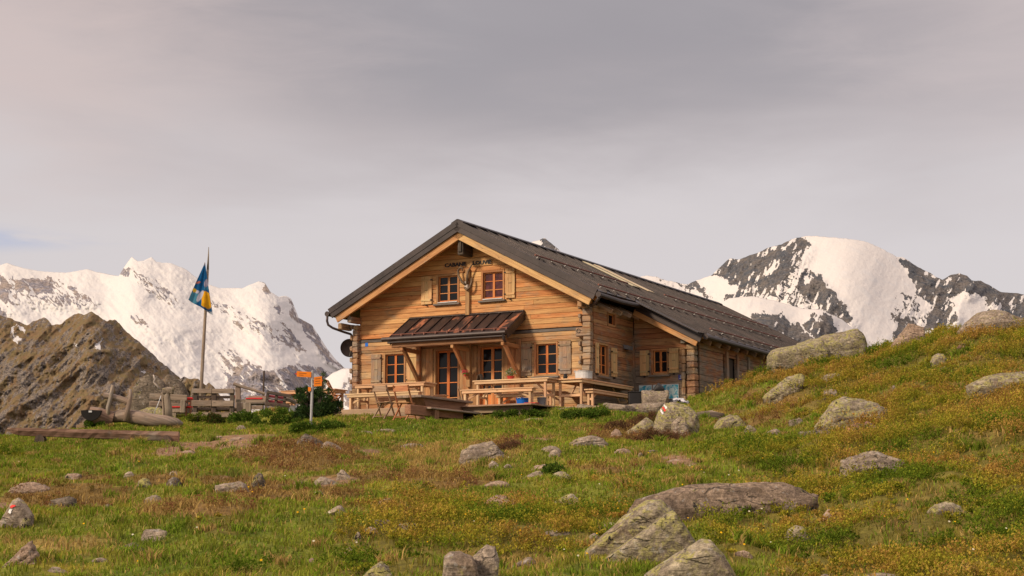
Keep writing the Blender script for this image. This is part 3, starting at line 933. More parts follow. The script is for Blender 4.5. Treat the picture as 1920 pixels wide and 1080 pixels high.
def massif(name, sky, base, D, step, mat, rock=(), speck=(), slope=0.2, relief=0.012, wl=60, seed=1, skewd=0.5, blur=2, jag=1.5, bumps=(), aniso=0.45, calm=1.0):
    """a mountain front standing D metres away: crest line 'sky' measured on the photo, real relief in depth"""
    x0, x1 = sky[0][0], sky[-1][0]
    px = np.arange(x0, x1 + step, step)
    top = np.interp(px, [p[0] for p in sky], [p[1] for p in sky])
    top = top + (fbm(px / 9, px * 0 + seed, seed + 3, 4) - 0.5) * jag * 2
    nrow = int((base - top.min()) / step) + 1
    t = np.linspace(0, 1, nrow)
    PX = np.repeat(px[None, :], nrow, 0)
    PY = top[None, :] + (base - top)[None, :] * t[:, None]
    dy = PY - top[None, :]
    u = PX + dy * skewd
    rel = (ridged(u / wl, PY / wl * 0.45, seed, 6, 0.55) - 0.5) + 0.5 * (fbm(PX / wl * 1.8, PY / wl * 1.8, seed + 9, 5, 0.6) - 0.5)
    fade = sstep(dy, 0, 14)
    kn = int(70 / step) | 1
    tp = np.pad(top, kn, 'edge'); ts = tp
    for _ in range(2): ts = np.convolve(ts, np.ones(kn) / kn, 'same')
    ts = ts[kn:-kn]
    dyS = PY - ts[None, :]
    u = PX + (PY - 500) * skewd
    rel = (ridged(u / wl, PY / wl * aniso, seed, 6, 0.55) - 0.5) + 0.6 * (fbm(PX / wl * 2.4, PY / wl * 2.4, seed + 9, 6, 0.68) - 0.5)
    rk0 = np.zeros(PX.shape)
    for poly, w in list(rock) + list(speck): rk0 = np.maximum(rk0, inpoly(PX, PY, poly) * w)
    for ax in (0, 1):
        for _ in range(2):
            kk = 9
            c_ = np.cumsum(np.pad(rk0, [(kk, kk) if i == ax else (0, 0) for i in (0, 1)], 'edge'), ax)
            rk0 = (c_[kk:-kk] - c_[:-2 * kk]) / kk if ax == 0 else (c_[:, kk:-kk] - c_[:, :-2 * kk]) / kk
    Y = D * (1 - slope * (dyS / 300.0)) - D * relief * rel * (calm + (1 - calm) * np.clip(rk0, 0, 1)) * (0.4 + 0.6 * fade)
    for bx, by, rx, ry, h in bumps:
        Y = Y - D * h * np.exp(-((PX - bx) / rx) ** 2 - ((PY - by) / ry) ** 2)
    r = FW[None, None, :] + RT * ((PX - 960) / F)[..., None] + UP * ((540 - PY) / F)[..., None]
    P = r * (Y / r[..., 1])[..., None]
    # rock / snow map, with ragged edges
    wx = PX + (fbm(PX / 14, PY / 14, seed + 20, 5, .65) - 0.5) * 26
    wy = PY + (fbm(PX / 14, PY / 14, seed + 30, 5, .65) - 0.5) * 26
    rk = np.zeros(PX.shape)
    for poly, w in rock:
        rk = np.maximum(rk, inpoly(wx, wy, poly) * w)
    st = fbm(u / 7, PY / 16, seed + 40, 4, .6)
    st2 = fbm((PX - dy * 0.8) / 9, PY / 13, seed + 43, 4, .6)
    for poly, w in speck:
        rk = np.maximum(rk, inpoly(wx, wy, poly) * w * sstep(np.maximum(st, st2 - 0.03), 0.52, 0.57))
    cut = sstep(st, 0.60, 0.67) * 0.9
    rk = rk * (1 - cut * (rk < 1.01))
    V = P.reshape(-1, 3)
    n, mcols = PX.shape
    idx = np.arange(n * mcols).reshape(n, mcols)
    Fq = np.stack([idx[:-1, :-1], idx[1:, :-1], idx[1:, 1:], idx[:-1, 1:]], -1).reshape(-1, 4)
    # back side of the mountain so that it is solid
    back = V[idx[0]].copy(); back[:, 1] *= 1.12; back[:, 0] *= 1.12; back[:, 2] = -600
    nb = np.arange(len(V), len(V) + mcols)
    V = np.concatenate([V, back])
    Fq = np.concatenate([Fq, np.stack([idx[0, :-1], idx[0, 1:], nb[1:], nb[:-1]], -1)])
    me = mesh_np(name, V, Fq, None, {'rock': np.concatenate([rk.ravel(), rk[0]])})
    return tag(link(name, me, mat, smooth=True), kind='structure')


def snowmat(name, unit, rock_a, rock_b, snow=(0.80, 0.77, 0.74)):
    m, T, p = newmat(name)
    ob = T.n('ShaderNodeTexCoord').outputs['Object']
    v = T.scale(ob, (1 / unit,) * 3)
    rk = attr(T, 'rock')
    n = T.noise(v, 1.2, 8, 0.68, 0.3)
    n2 = T.noise(v, 7, 6, 0.7)
    f = T.mapr(T.math('ADD', rk, T.math('MULTIPLY', T.math('SUBTRACT', n2, 0.5), 0.9)), 0.40, 0.56)
    rc = T.mix(T.mapr(n, 0.35, 0.65), rock_a, rock_b)
    rc = T.mix(1.0, rc, T.mapr(n2, 0.3, 0.7, 0.55, 1.35), 'MULTIPLY')
    sc = T.mix(T.mapr(n, 0.45, 0.75, 0, 0.25), snow, (0.44, 0.49, 0.53))  # blue-grey shadow tone painted into the snow colour by noise
    T.l(T.mix(f, sc, rc), p.inputs['Base Color'])
    p.inputs['Roughness'].default_value = 0.9
    p.inputs['Specular IOR Level'].default_value = 0.08
    h = T.math('ADD', T.math('MULTIPLY', n, T.mapr(f, 0, 1, 0.35, 1.0)), T.math('MULTIPLY', n2, T.mapr(f, 0, 1, 0.05, 0.7)))
    T.l(T.n('ShaderNodeBump', ins={'Strength': 0.6, 'Distance': unit * 0.35, 'Height': h}).outputs[0], p.inputs['Normal'])
    return m


SNOW_L = snowmat('glacier_snow', 60, (0.24, 0.235, 0.27), (0.34, 0.28, 0.24), (0.59, 0.565, 0.54))  # pale cool rock colours have the distance haze painted in
SNOW_R = snowmat('peak_snow', 50, (0.085, 0.092, 0.105), (0.16, 0.14, 0.125), (0.59, 0.555, 0.525))

skyL = [(-420, 540), (-200, 505), (-80, 515), (0, 497), (14, 493), (44, 503), (89, 510), (124, 511), (164, 505), (191, 512), (223, 517), (233, 500), (247, 482), (258, 490),
        (269, 489), (284, 482), (293, 491), (322, 494), (350, 506), (368, 520), (390, 533), (412, 540), (455, 540), (485, 527), (497, 531), (507, 547), (522, 556), (536, 555),
        (546, 560), (552, 575), (560, 596), (585, 610), (602, 636), (615, 656), (630, 674), (646, 690), (680, 705), (760, 740), (900, 800)]
massif('mountain', skyL, 850, 5200, 1.6, SNOW_L,
       rock=[([(22, 535), (35, 522), (75, 520), (105, 535), (100, 548), (60, 548), (40, 545)], 0.85),
             ([(440, 690), (470, 678), (505, 700), (560, 684), (600, 690), (628, 705), (620, 745), (560, 760), (440, 770), (425, 720)], 0.95),
             ([(487, 530), (500, 531), (508, 548), (498, 545)], 1), ([(540, 566), (549, 562), (560, 592), (585, 612), (600, 640), (618, 662), (646, 690), (640, 695), (610, 668), (582, 640), (562, 605), (550, 600)], 0.9),
             ([(515, 575), (522, 572), (530, 600), (552, 630), (575, 660), (560, 655), (530, 622)], 0.8),
             ([(460, 605), (475, 603), (500, 620), (530, 640), (565, 655), (555, 660), (520, 640), (490, 622)], 0.6),
             ([(240, 595), (252, 592), (280, 606), (272, 612), (250, 608)], 0.9), ([(-10, 520), (8, 520), (18, 535), (10, 600), (-30, 640)], 0.7),
             ([(228, 500), (238, 500), (242, 512), (226, 520)], 0.7)],
       speck=[([(15, 520), (105, 520), (180, 560), (180, 575), (100, 570), (15, 575)], 0.8), ([(250, 510), (300, 530), (345, 570), (320, 575), (270, 545)], 0.75),
              ([(395, 565), (460, 585), (560, 640), (560, 655), (440, 610), (400, 580)], 0.7), ([(410, 650), (450, 660), (470, 760), (420, 760)], 0.6)],
       slope=0.21, relief=0.022, wl=80, seed=3, skewd=-0.9, jag=1.0, aniso=0.9, calm=0.5,
       bumps=[(255, 540, 30, 70, 0.012), (500, 600, 35, 70, 0.014), (130, 560, 120, 20, 0.008), (330, 620, 120, 30, 0.010), (560, 690, 80, 30, 0.012)])
skyS = [(560, 760), (600, 718), (625, 698), (644, 691), (665, 690), (720, 700), (900, 740), (1200, 780)]
massif('snow_slope', skyS, 860, 3600, 3.0, SNOW_L, rock=[([(640, 725), (655, 700), (668, 715), (665, 760), (640, 760)], 0.6)], slope=0.2, relief=0.010, wl=60, seed=5, jag=0.8)
skyR = [(880, 560), (985, 470), (993, 457), (1000, 452.5), (1012, 450), (1021.7, 446), (1030, 453), (1043, 464), (1054, 475), (1080, 500), (1120, 520), (1165, 525), (1200, 519), (1222, 517), (1258, 527.5), (1272, 531), (1289, 533), (1306, 526),
        (1334, 516), (1351, 500), (1368, 485), (1387, 486), (1415, 476), (1444, 463), (1464, 458), (1485, 448), (1498, 445.5), (1513, 442), (1540, 443), (1579, 446.5), (1620, 452), (1649, 463),
        (1681, 481), (1696, 484), (1720, 500), (1743, 512), (1767, 525), (1782, 516), (1799, 512), (1813, 516), (1822, 525), (1839, 526.5), (1858, 537), (1875, 547), (1901, 549), (1920, 552), (2000, 575), (2150, 540), (2400, 600)]
massif('snow_peak', skyR, 720, 4600, 1.5, SNOW_R,
       rock=[([(1330, 520), (1351, 496), (1368, 480), (1387, 482), (1415, 472), (1444, 459), (1464, 454), (1485, 443), (1505, 446), (1518, 452), (1505, 480), (1488, 500), (1482, 520), (1470, 532), (1452, 541),
                (1440, 552), (1400, 556), (1362, 568), (1358, 560), (1380, 548), (1382, 536), (1362, 530), (1350, 522)], 0.88),
             ([(1498, 512), (1520, 506), (1542, 522), (1556, 545), (1580, 566), (1600, 600), (1592, 612), (1560, 592), (1530, 580), (1508, 560), (1492, 530)], 0.85),
             ([(1678, 478), (1700, 482), (1745, 508), (1767, 520), (1782, 510), (1812, 510), (1840, 520), (1930, 545), (2200, 560), (2200, 620), (1900, 600), (1870, 575), (1850, 590), (1845, 560), (1822, 548), (1790, 550),
                (1780, 562), (1800, 600), (1760, 620), (1735, 622), (1735, 600), (1742, 570), (1722, 560), (1712, 520)], 0.9),
             ([(1680, 600), (1700, 588), (1712, 600), (1725, 640), (1676, 650)], 0.85), ([(1270, 527), (1300, 524), (1322, 545), (1335, 560), (1322, 560), (1300, 540)], 0.6),
             ([(1018, 444), (1032, 452), (1056, 478), (1040, 470), (1025, 460), (1012, 462)], 0.75)],
       speck=[([(1420, 470), (1520, 450), (1490, 520), (1560, 580), (1600, 640), (1500, 590), (1400, 560)], 0.9), ([(1690, 545), (1720, 560), (1735, 640), (1690, 640), (1670, 600)], 0.8),
              ([(1225, 515), (1300, 530), (1340, 560), (1300, 560)], 0.6)],
       slope=0.20, relief=0.018, wl=60, seed=8, skewd=0.4, jag=1.6, aniso=0.6, calm=0.16,
       bumps=[(1590, 520, 70, 90, 0.02), (1470, 500, 40, 40, 0.012), (1800, 540, 50, 50, 0.012)])
skyR2 = [(1200, 640), (1300, 600), (1351, 569), (1368, 559), (1410, 555), (1453, 564), (1506, 579), (1538, 580.5), (1580, 600), (1610, 625), (1650, 660), (1720, 690)]
massif('snow_shoulder', skyR2, 740, 4000, 1.6, SNOW_R,
       rock=[([(1398, 602), (1412, 594), (1434, 581), (1464, 592), (1488, 606), (1525, 635), (1530, 680), (1400, 680), (1440, 640), (1425, 612)], 0.9),
             ([(1504, 608), (1522, 592), (1540, 583), (1560, 597), (1572, 620), (1560, 650), (1530, 640)], 0.9)],
       slope=0.18, relief=0.012, wl=50, seed=13, skewd=0.4, jag=0.7, calm=0.25, bumps=[(1434, 610, 40, 30, 0.012), (1540, 605, 30, 30, 0.012)])


def brownmat():
    m, T, p = newmat('brown_mountain_rock')
    ob = T.n('ShaderNodeTexCoord').outputs['Object']
    rk = attr(T, 'rock')
    v = T.scale(ob, (1 / 10.0,) * 3)
    vs = T.scale(ob, (1 / 7.0, 1 / 28.0, 1 / 28.0), rot=(0, math.radians(-32), 0))
    n = T.noise(v, 1.0, 8, 0.7, 0.3)
    s = T.noise(vs, 1.6, 7, 0.7, 0.4)
    n2 = T.noise(v, 6, 6, 0.75)
    veg = T.mapr(T.math('ADD', T.math('MULTIPLY', s, 0.7), T.math('MULTIPLY', T.noise(v, 0.35, 4, 0.6), 0.3)), 0.45, 0.53)
    stone = T.mix(T.mapr(n2, 0.42, 0.60), (0.075, 0.068, 0.07), (0.28, 0.23, 0.18))
    green = T.mix(T.mapr(n, 0.35, 0.65), (0.19, 0.115, 0.055), (0.165, 0.125, 0.052))
    c = T.mix(T.math('MULTIPLY', veg, 0.85), stone, green)
    c = T.mix(T.mapr(T.math('ADD', rk, T.math('MULTIPLY', T.math('SUBTRACT', n2, 0.5), 0.7)), 0.5, 0.6), c, (0.60, 0.58, 0.57))
    T.l(c, p.inputs['Base Color'])
    p.inputs['Roughness'].default_value = 0.95
    p.inputs['Specular IOR Level'].default_value = 0.05
    h = T.math('ADD', T.math('ADD', n, T.math('MULTIPLY', n2, 0.5)), s)
    T.l(T.n('ShaderNodeBump', ins={'Strength': 0.9, 'Distance': 2.0, 'Height': h}).outputs[0], p.inputs['Normal'])
    return m


BR = brownmat()
skyB = [(-420, 640), (-250, 590), (-120, 560), (-40, 582), (0, 591), (22, 597), (36, 604), (50, 611), (62, 604), (83, 594), (97, 608), (111, 609), (122, 600), (133, 593), (142, 588), (156, 590), (171, 584), (184, 591),
        (198, 601), (208, 601), (216, 599), (225, 607), (238, 622), (255, 636), (271, 649), (288, 664), (302, 679), (320, 695), (336, 706), (347, 722), (357, 742), (372, 775), (390, 830)]
massif('brown_mountain', skyB, 900, 1500, 1.6, BR,
       rock=[([(180, 650), (194, 634), (195, 640), (184, 660)], 0.9), ([(22, 612), (26, 612), (28, 630), (38, 636), (32, 645), (22, 630)], 0.85), ([(30, 610), (46, 616), (44, 624), (32, 618)], 0.85),
             ([(258, 694), (270, 693), (270, 698), (260, 700)], 0.9), ([(138, 646), (144, 643), (144, 646), (140, 649)], 0.8), ([(112, 676), (118, 670), (119, 678)], 0.8)],
       slope=0.17, relief=0.021, wl=56, seed=21, skewd=0.9, jag=3.6, aniso=0.55, bumps=[(171, 640, 40, 80, 0.02), (60, 700, 60, 60, 0.015), (280, 760, 50, 60, 0.02)])
skyC = [(300, 760), (325, 722), (335, 712), (345, 706), (356, 711), (372, 711), (378, 716), (386, 722), (392, 716), (400, 723), (408, 735), (430, 760), (470, 800)]
massif('crag', skyC, 860, 950, 1.6, BR, slope=0.12, relief=0.02, wl=25, seed=25, skewd=0.3, jag=2.5)

# ------------------------------------------------------------------ the cabin (local x = along the front, y = into the depth, z = world height - ZB)
ZB = 2.70
cabin = empty('mountain_cabin', (CC[0], CC[1], 0), math.atan2(AX[1], AX[0]),
              'two storey honey coloured wooden mountain cabin with long dark metal roof', 'cabin')
RS, RZ, RK = -3.78, 8.15, 0.52               # ridge position, ridge height, roof pitch


def fr_front(u, z, o): return (u, -o, z)
def fr_side(u, z, o): return (o, u, z)
def fr_wing(u, z, o): return (u, 2.66 - o, z)
def fr_wside(u, z, o): return (1.92 + o, u, z)


def fbox(mb, fr, u0, u1, z0, z1, o0, o1, bev=0.004, r=None, jit=0.0):
    p, q = fr(u0, z0, o0), fr(u1, z1, o1)
    lo = [min(a, b) for a, b in zip(p, q)]; hi = [max(a, b) for a, b in zip(p, q)]
    mb.box(lo[0], hi[0], lo[1], hi[1], lo[2], hi[2], bev, r, jit)


def cut(iv, holes):
    """interval minus holes"""
    res = [iv]
    for h0, h1 in holes:
        nx = []
        for a, b in res:
            if h1 <= a or h0 >= b: nx.append((a, b)); continue
            if h0 > a: nx.append((a, h0))
            if h1 < b: nx.append((h1, b))
        res = nx
    return [(a, b) for a, b in res if b - a > 0.02]


def plank_wall(mb, fr, ext, z0, z1, rh, holes=(), th=0.035, seg=2.3, rough=0.006):
    z = z0
    while z < z1 - 0.01:
        h = min(rh * RND.uniform(0.85, 1.15), z1 - z)
        u0, u1 = ext(z + h)
        # holes cut rows exactly at their edges
        edges = sorted({z, z + h} | {e for a in holes for e in (a[2], a[3]) if z < e < z + h})
        for za, zb in zip(edges[:-1], edges[1:]):
            if u1 - u0 < 0.05: continue
            hs = [(a[0], a[1]) for a in holes if a[2] < (za + zb) / 2 < a[3]]
            for a, b in cut((u0, u1), hs):
                u = a
                while u < b - 1e-3:
                    e = min(b, u + RND.uniform(0.6, 1.4) * seg)
                    if b - e < 0.3: e = b
                    fbox(mb, fr, u + 0.0015, e - 0.0015, za + 0.003, zb - 0.003, -0.01, th + RND.uniform(0, rough), 0.006)
                    u = e
        z += h


def back_wall(mb, fr, u0, u1, z0, z1, holes, ext=None):
    z = z0
    ed = sorted({z0, z1} | {e for a in holes for e in (a[2], a[3]) if z0 < e < z1})
    for za, zb in zip(ed[:-1], ed[1:]):
        hs = [(a[0], a[1]) for a in holes if a[2] < (za + zb) / 2 < a[3]]
        for a, b in cut((u0, u1), hs): fbox(mb, fr, a, b, za, zb, -0.14, -0.012, 0)


# windows: (frame, u0, u1, z0, z1, sashes, rows, pane material)
WINS = [(fr_front, -4.84, -4.20, 6.02, 6.75, 2, 3, 'glass'), (fr_front, -3.37, -2.74, 6.02, 6.75, 2, 3, 'curtain'),
        (fr_front, -6.60, -5.96, 3.72, 4.60, 2, 3, 'glass'), (fr_front, -1.70, -1.08, 3.82, 4.65, 2, 3, 'glass'),
        (fr_side, 0.30, 0.86, 3.80, 4.60, 2, 3, 'glass'), (fr_side, 0.92, 1.36, 5.22, 5.52, 1, 1, 'glass'),
        (fr_wing, 0.63, 1.05, 3.97, 4.60, 2, 2, 'glass')]
DOORS = [(fr_front, -4.90, -4.18, 2.78, 4.62, 2, 4), (fr_front, -3.46, -2.76, 2.78, 4.65, 2, 4)]


def holes_for(fr, g=0.06):
    h = [(w[1] - g, w[2] + g, w[3] - g, w[4] + g) for w in WINS if w[0] is fr]
    h += [(w[1] - g, w[2] + g, w[3] - g, w[4] + g) for w in DOORS if w[0] is fr]
    return h


def gable(z):
    half = (RZ - 0.06 - z) / RK
    return max(-7.50, RS - half), min(0.0, RS + half)


mb = MB()
hf = holes_for(fr_front)
plank_wall(mb, fr_front, gable, 5.08, 8.0, 0.135, hf, seg=4.5, rough=.004)
mb.build('front_wall', M['honey'], cabin)
mb = MB()
plank_wall(mb, fr_front, gable, 2.62, 4.74, 0.185, hf, seg=4, rough=0.02)
fbox(mb, fr_front, -7.5, 0, 4.745, 4.85, 0, 0.05, 0.01); fbox(mb, fr_front, -7.5, 0, 4.855, 4.97, 0, 0.055, 0.01)
mb.build('lower_wall', M['lowerwall'], cabin)
mb = MB()
for a, b in ((-7.5, -5.2), (-5.19, -2.4), (-2.39, 0)): fbox(mb, fr_front, a, b, 4.975, 5.055, 0, 0.07, 0.008)
mb.split('string_course', M['band'], cabin)
mb = MB()
back_wall(mb, fr_front, -7.5, -0.01, 2.6, 5.9, hf)
for i in range(27):
    z = 5.9 + i * 0.08
    a, b = gable(z + 0.08)
    if b - a > 0.1:
        for c, d in cut((a, b), [(h[0], h[1]) for h in hf if h[2] < z + .08 and h[3] > z]): fbox(mb, fr_front, c, d, z, z + 0.08, -0.14, -0.012, 0)
back_wall(mb, fr_side, 0.02, 2.6, 2.6, 5.72, holes_for(fr_side))
back_wall(mb, fr_wing, 0.0, 1.86, 2.6, 4.75, holes_for(fr_wing))
fbox(mb, fr_wing, 0.0, 1.0, 4.75, 5.25, -0.14, -0.012, 0)
mb.box(-7.5, -7.38, 0.2, 18.5, 2.6, 5.6)                       # left side, seen only from elsewhere
mb.box(-7.5, 1.8, 18.4, 18.5, 2.6, 4.8)
mb.box(1.7, 1.86, 2.8, 18.4, 2.6, 4.85)
for i in range(40):
    z = 4.8 + i * 0.08
    half = (RZ - 0.36 - z - .08) / RK
    if half > 0.05: mb.box(max(-7.5, RS - half), min(1.8, RS + half), 18.38, 18.5, z, z + 0.08)
mb.box(-7.3, -0.3, 1.2, 1.25, 2.6, 5.7)                       # dark rooms behind the windows
mb.build('inner_wall', M['dark'], cabin)

mb = MB()
plank_wall(mb, fr_side, lambda z: (0.0, 2.62), 2.62, 5.66, 0.17, holes_for(fr_side), rough=0.014)
fbox(mb, fr_side, 0, 2.62, 4.86, 5.0, 0, 0.06, 0.01); fbox(mb, fr_side, 2.52, 2.60, 2.7, 4.86, 0, 0.09, 0.01)
mb.build('side_wall', M['oldwall'], cabin)
mb = MB()
plank_wall(mb, fr_wing, lambda z: (0.05, min(1.70, RS + (RZ - 0.07 - z) / RK)), 2.62, 5.62, 0.17, holes_for(fr_wing), rough=0.014)
mb.build('wing_front_wall', M['oldwall'], cabin)
mb = MB()
DG = [(4.62, 4.76, 2.6, 4.62), (4.98, 5.62, 2.6, 4.55)]
plank_wall(mb, fr_wside, lambda z: (2.80, 18.4), 2.62, 4.80, 0.19, DG, rough=0.014)
mb.build('wing_side_wall', M['oldwall'], cabin)
mb = MB()
for b0, b1 in ((4.78, 4.95), (5.64, 5.80), (6.6, 6.74)): fbox(mb, fr_wside, b0, b1, 2.7, 4.70, 0.02, 0.10, 0.01)
mb.split('wing_post', M['logend'], cabin)
mb = MB()
for i in range(5): fbox(mb, fr_wside, 5.0 + i * 0.122, 5.0 + i * 0.122 + 0.118, 2.7, 4.54, -0.06, -0.03, 0.004)
mb.build('barn_door', M['darkwood'], cabin)

# log corners
mb = MB()
def corner(u0, u1, b0, b1, z0, z1, rh=0.17):
    z = z0; k = 0
    while z < z1:
        h = min(rh * RND.uniform(.9, 1.1), z1 - z)
        e = RND.uniform(0, .05)
        mb.box(u0 - (k % 2) * .02, u1 + RND.uniform(-.015, .015), b0 - e, b1, z + 0.004, z + h - 0.004, 0.018, None, 0.006)
        z += h; k += 1
corner(-0.19, 0.035, -0.20, -0.04, 2.66, 5.62)
mb.split('log_corner', M['logend'], cabin)
mb = MB()
z = 2.66; k = 0
while z < 5.6:
    if k % 3 != 1: mb.box(-0.34, -0.27, -0.15 - (k % 2) * .05, -0.04, z, z + 0.11, 0.015, None, .008)
    z += 0.125; k += 1
mb.box(-0.40, 0.05, -0.24, -0.04, 4.78, 5.02, 0.02)
mb.split('log_corner', M['logend'], cabin)
mb = MB()
corner(-7.64, -7.47, -0.16, 0.10, 2.66, 5.50)
z = 2.66; k = 0
while z < 5.4:
    if k % 2: mb.box(-7.74, -7.65, -0.20, 0.0, z, z + 0.14, 0.02, None, .01)
    z += 0.16; k += 1
mb.split('log_corner', M['logend'], cabin)
mb = MB()
corner(1.74, 1.965, 2.42, 2.66, 2.66, 4.72)
corner(1.55, 1.66, 2.50, 2.62, 2.66, 4.60, 0.21)
mb.split('log_corner', M['logend'], cabin)


def window(fr, u0, u1, z0, z1, ns, nr, pm):
    c = MB(); g = 0.055
    fbox(c, fr, u0 - g, u0, z0 - g, z1 + g, -0.10, 0.055); fbox(c, fr, u1, u1 + g, z0 - g, z1 + g, -0.10, 0.055)
    fbox(c, fr, u0, u1, z1, z1 + g, -0.10, 0.052); fbox(c, fr, u0, u1, z0 - g, z0, -0.10, 0.052)
    w = c.build('window', M['casing'], cabin)
    s = MB(); sw = (u1 - u0) / ns; b = 0.030 if ns > 1 else 0.03
    for i in range(ns):
        a, e = u0 + i * sw + .003, u0 + (i + 1) * sw - .003
        fbox(s, fr, a, a + b, z0, z1, -0.055, -0.015, .003); fbox(s, fr, e - b, e, z0, z1, -0.055, -0.015, .003)
        fbox(s, fr, a + b, e - b, z1 - b, z1, -0.055, -0.017, .003); fbox(s, fr, a + b, e - b, z0, z0 + b * 1.2, -0.055, -0.017, .003)
        for k in range(1, nr):
            zc = z0 + (z1 - z0) * k / nr
            fbox(s, fr, a + b, e - b, zc - .010, zc + .010, -0.05, -0.02, .002)
    s.build('sash', M['sash'], w)
    p = MB(); fbox(p, fr, u0, u1, z0, z1, -0.045, -0.038, 0); p.build('pane', M[pm], w)
    if z1 - z0 > 0.4:
        q = MB(); fbox(q, fr, u0 - 0.12, u1 + 0.10, z0 - g - .055, z0 - g - .005, 0.0, 0.13, .006)
        q.cur = 1
        if z0 > 5: fbox(q, fr, u0, u1, z0 - .038, z0 - .012, 0.057, 0.078, .004)
        q.build('sill', [M['sill'], M['enamel']], w)


def shutter(fr, u0, u1, z0, z1, mat, hinge):
    m = MB(); n = 3; w = (u1 - u0) / n
    for i in range(n): fbox(m, fr, u0 + i * w + .001, u0 + (i + 1) * w - .001, z0 + RND.uniform(0, .008), z1, 0.060, 0.085, .003)
    for z in (z0 + .09, z1 - .14): fbox(m, fr, u0 + .004, u1 - .004, z, z + .055, 0.086, 0.105, .004)
    s = m.build('shutter', M[mat], cabin)
    k = MB(); uc = (u0 + u1) / 2
    fbox(k, fr, uc - .05, uc + .05, (z0 + z1) / 2, (z0 + z1) / 2 + .010, 0.086, 0.092, 0)
    uh = u0 if hinge < 0 else u1
    for z in (z0 + .10, z1 - .13): fbox(k, fr, uh - .03, uh + .03, z, z + .035, 0.087, 0.115, .003)
    fbox(k, fr, uc - .02, uc + .02, z0 - .045, z0 - .015, 0.05, 0.11, .003)
    k.split('hinge', M['iron'], s)


for w in WINS: window(*w)
shutter(fr_front, -5.38, -5.03, 5.97, 6.78, 'shutter_pale', 1)
shutter(fr_front, -2.64, -2.34, 5.98, 6.82, 'shutter_pale', -1)
shutter(fr_front, -7.06, -6.72, 3.72, 4.62, 'shutter_grey', 1)
shutter(fr_front, -5.84, -5.50, 3.72, 4.62, 'shutter_pale', -1)
shutter(fr_front, -2.17, -1.82, 3.80, 4.68, 'shutter_grey', 1)
shutter(fr_front, -0.97, -0.62, 3.80, 4.70, 'shutter_grey', -1)
shutter(fr_side, 0.02, 0.22, 3.80, 4.62, 'shutter_pale', 1)
shutter(fr_side, 1.02, 1.40, 3.78, 4.58, 'shutter_pale', -1)
shutter(fr_wing, 0.24, 0.52, 3.90, 4.62, 'shutter_pale', 1)
shutter(fr_wing, 1.12, 1.42, 3.95, 4.64, 'shutter_pale', -1)


def door(fr, u0, u1, z0, z1, ns, nr, panel):
    c = MB(); g = .06
    fbox(c, fr, u0 - g, u0, z0, z1 + g, -.12, .06); fbox(c, fr, u1, u1 + g, z0, z1 + g, -.12, .06); fbox(c, fr, u0, u1, z1, z1 + g, -.12, .057)
    d = c.build('door', M['casing'], cabin)
    s = MB(); sw = (u1 - u0) / ns; b = .045 if panel else .03
    for i in range(ns):
        a, e = u0 + i * sw, u0 + (i + 1) * sw
        fbox(s, fr, a, a + b, z0, z1, -.09, -.05, .003); fbox(s, fr, e - b, e, z0, z1, -.09, -.05, .003)
        fbox(s, fr, a + b, e - b, z1 - b, z1, -.09, -.052, .003)
        zb = z0 + panel
        for k in range(nr):
            zc = zb + (z1 - b - zb) * k / nr
            fbox(s, fr, a + b, e - b, zc - .012, zc + .012, -.088, -.055, .002)
        if panel: fbox(s, fr, a + b, e - b, z0, zb - .012, -.085, -.06, .003)
    s.build('door_leaf', M['sash'], d)
    p = MB(); fbox(p, fr, u0, u1, z0 + panel, z1, -.082, -.074, 0); p.build('pane', M['glass'], d)
    h = MB(); fbox(h, fr, u1 - .08, u1 - .05, z0 + .95, z0 + .98, -.05, -.01, .004); h.build('handle', M['iron'], d)


door(*DOORS[0], 0.08)
door(*DOORS[1], 0.55)
mb = MB()
for a, b in ((-5.46, -4.98), (-4.10, -3.54), (-2.68, -2.24)):
    n = max(2, round((b - a) / 0.12)); w = (b - a) / n
    for i in range(n): fbox(mb, fr_front, a + i * w + .001, a + (i + 1) * w - .002, 2.7, 4.70, 0.052, 0.075 + RND.uniform(0, .005), .003)
mb.build('vertical_boarding', M['casing'], cabin)

# ---- roof
AL = math.atan(RK); CA = math.cos(AL); SA = math.sin(AL)


def slope(side):
    d = (side * CA, 0, -SA); n = (side * SA, 0, CA)
    return Matrix(((d[0], 0, n[0], RS), (0, 1, 0, 0), (d[2], 0, n[2], RZ), (0, 0, 0, 1)))


def rbox(mb, side, x0, x1, y0, y1, z0, z1, bev=0, r=None):
    mb.box(x0, x1, y0, y1, z0, z1, bev, r, 0, slope(side))


B1 = 19.2
LN, LW, LL = 4.28 / CA, 6.13 / CA, 4.30 / CA
mb = MB(); y = -0.74; pw = 0.62
while y < B1 - 0.05:
    y1 = min(y + pw, B1)
    for side in (1, -1):
        L = LL if side < 0 else (LN if y1 <= 2.16 else LW)
        rbox(mb, side, 0.0, L, y, y1, -0.035 - RND.uniform(0, .004), -0.004 - RND.uniform(0, .004))
        rbox(mb, side, 0.05, L - .01, y1 - 0.016, y1 + 0.016, -0.01, 0.035)
    y = y1
roof = mb.build('roof', M['roof'], cabin)
mb = MB()
for side in (1, -1):
    rbox(mb, side, -0.02, 0.20, -0.80, B1 + .05, 0.012, 0.062, .008)
    L = LL if side < 0 else LN
    rbox(mb, side, 0.0, L + .02, -0.79, -0.745, -0.27, 0.022, .004); rbox(mb, side, 0.0, L + .02, -0.805, -0.79, -0.13, 0.03, .003)
    rbox(mb, side, 0.0, (LW if side > 0 else LL) + .02, B1 + .005, B1 + .05, -0.25, 0.022, .004)
rbox(mb, 1, LN - 0.05, LW + .02, 2.10, 2.14, -0.27, 0.022, .004); rbox(mb, 1, LN, LW + .02, 2.085, 2.10, -0.13, 0.03, .003)
mb.build('verge_flashing', M['roof'], roof)
mb = MB()
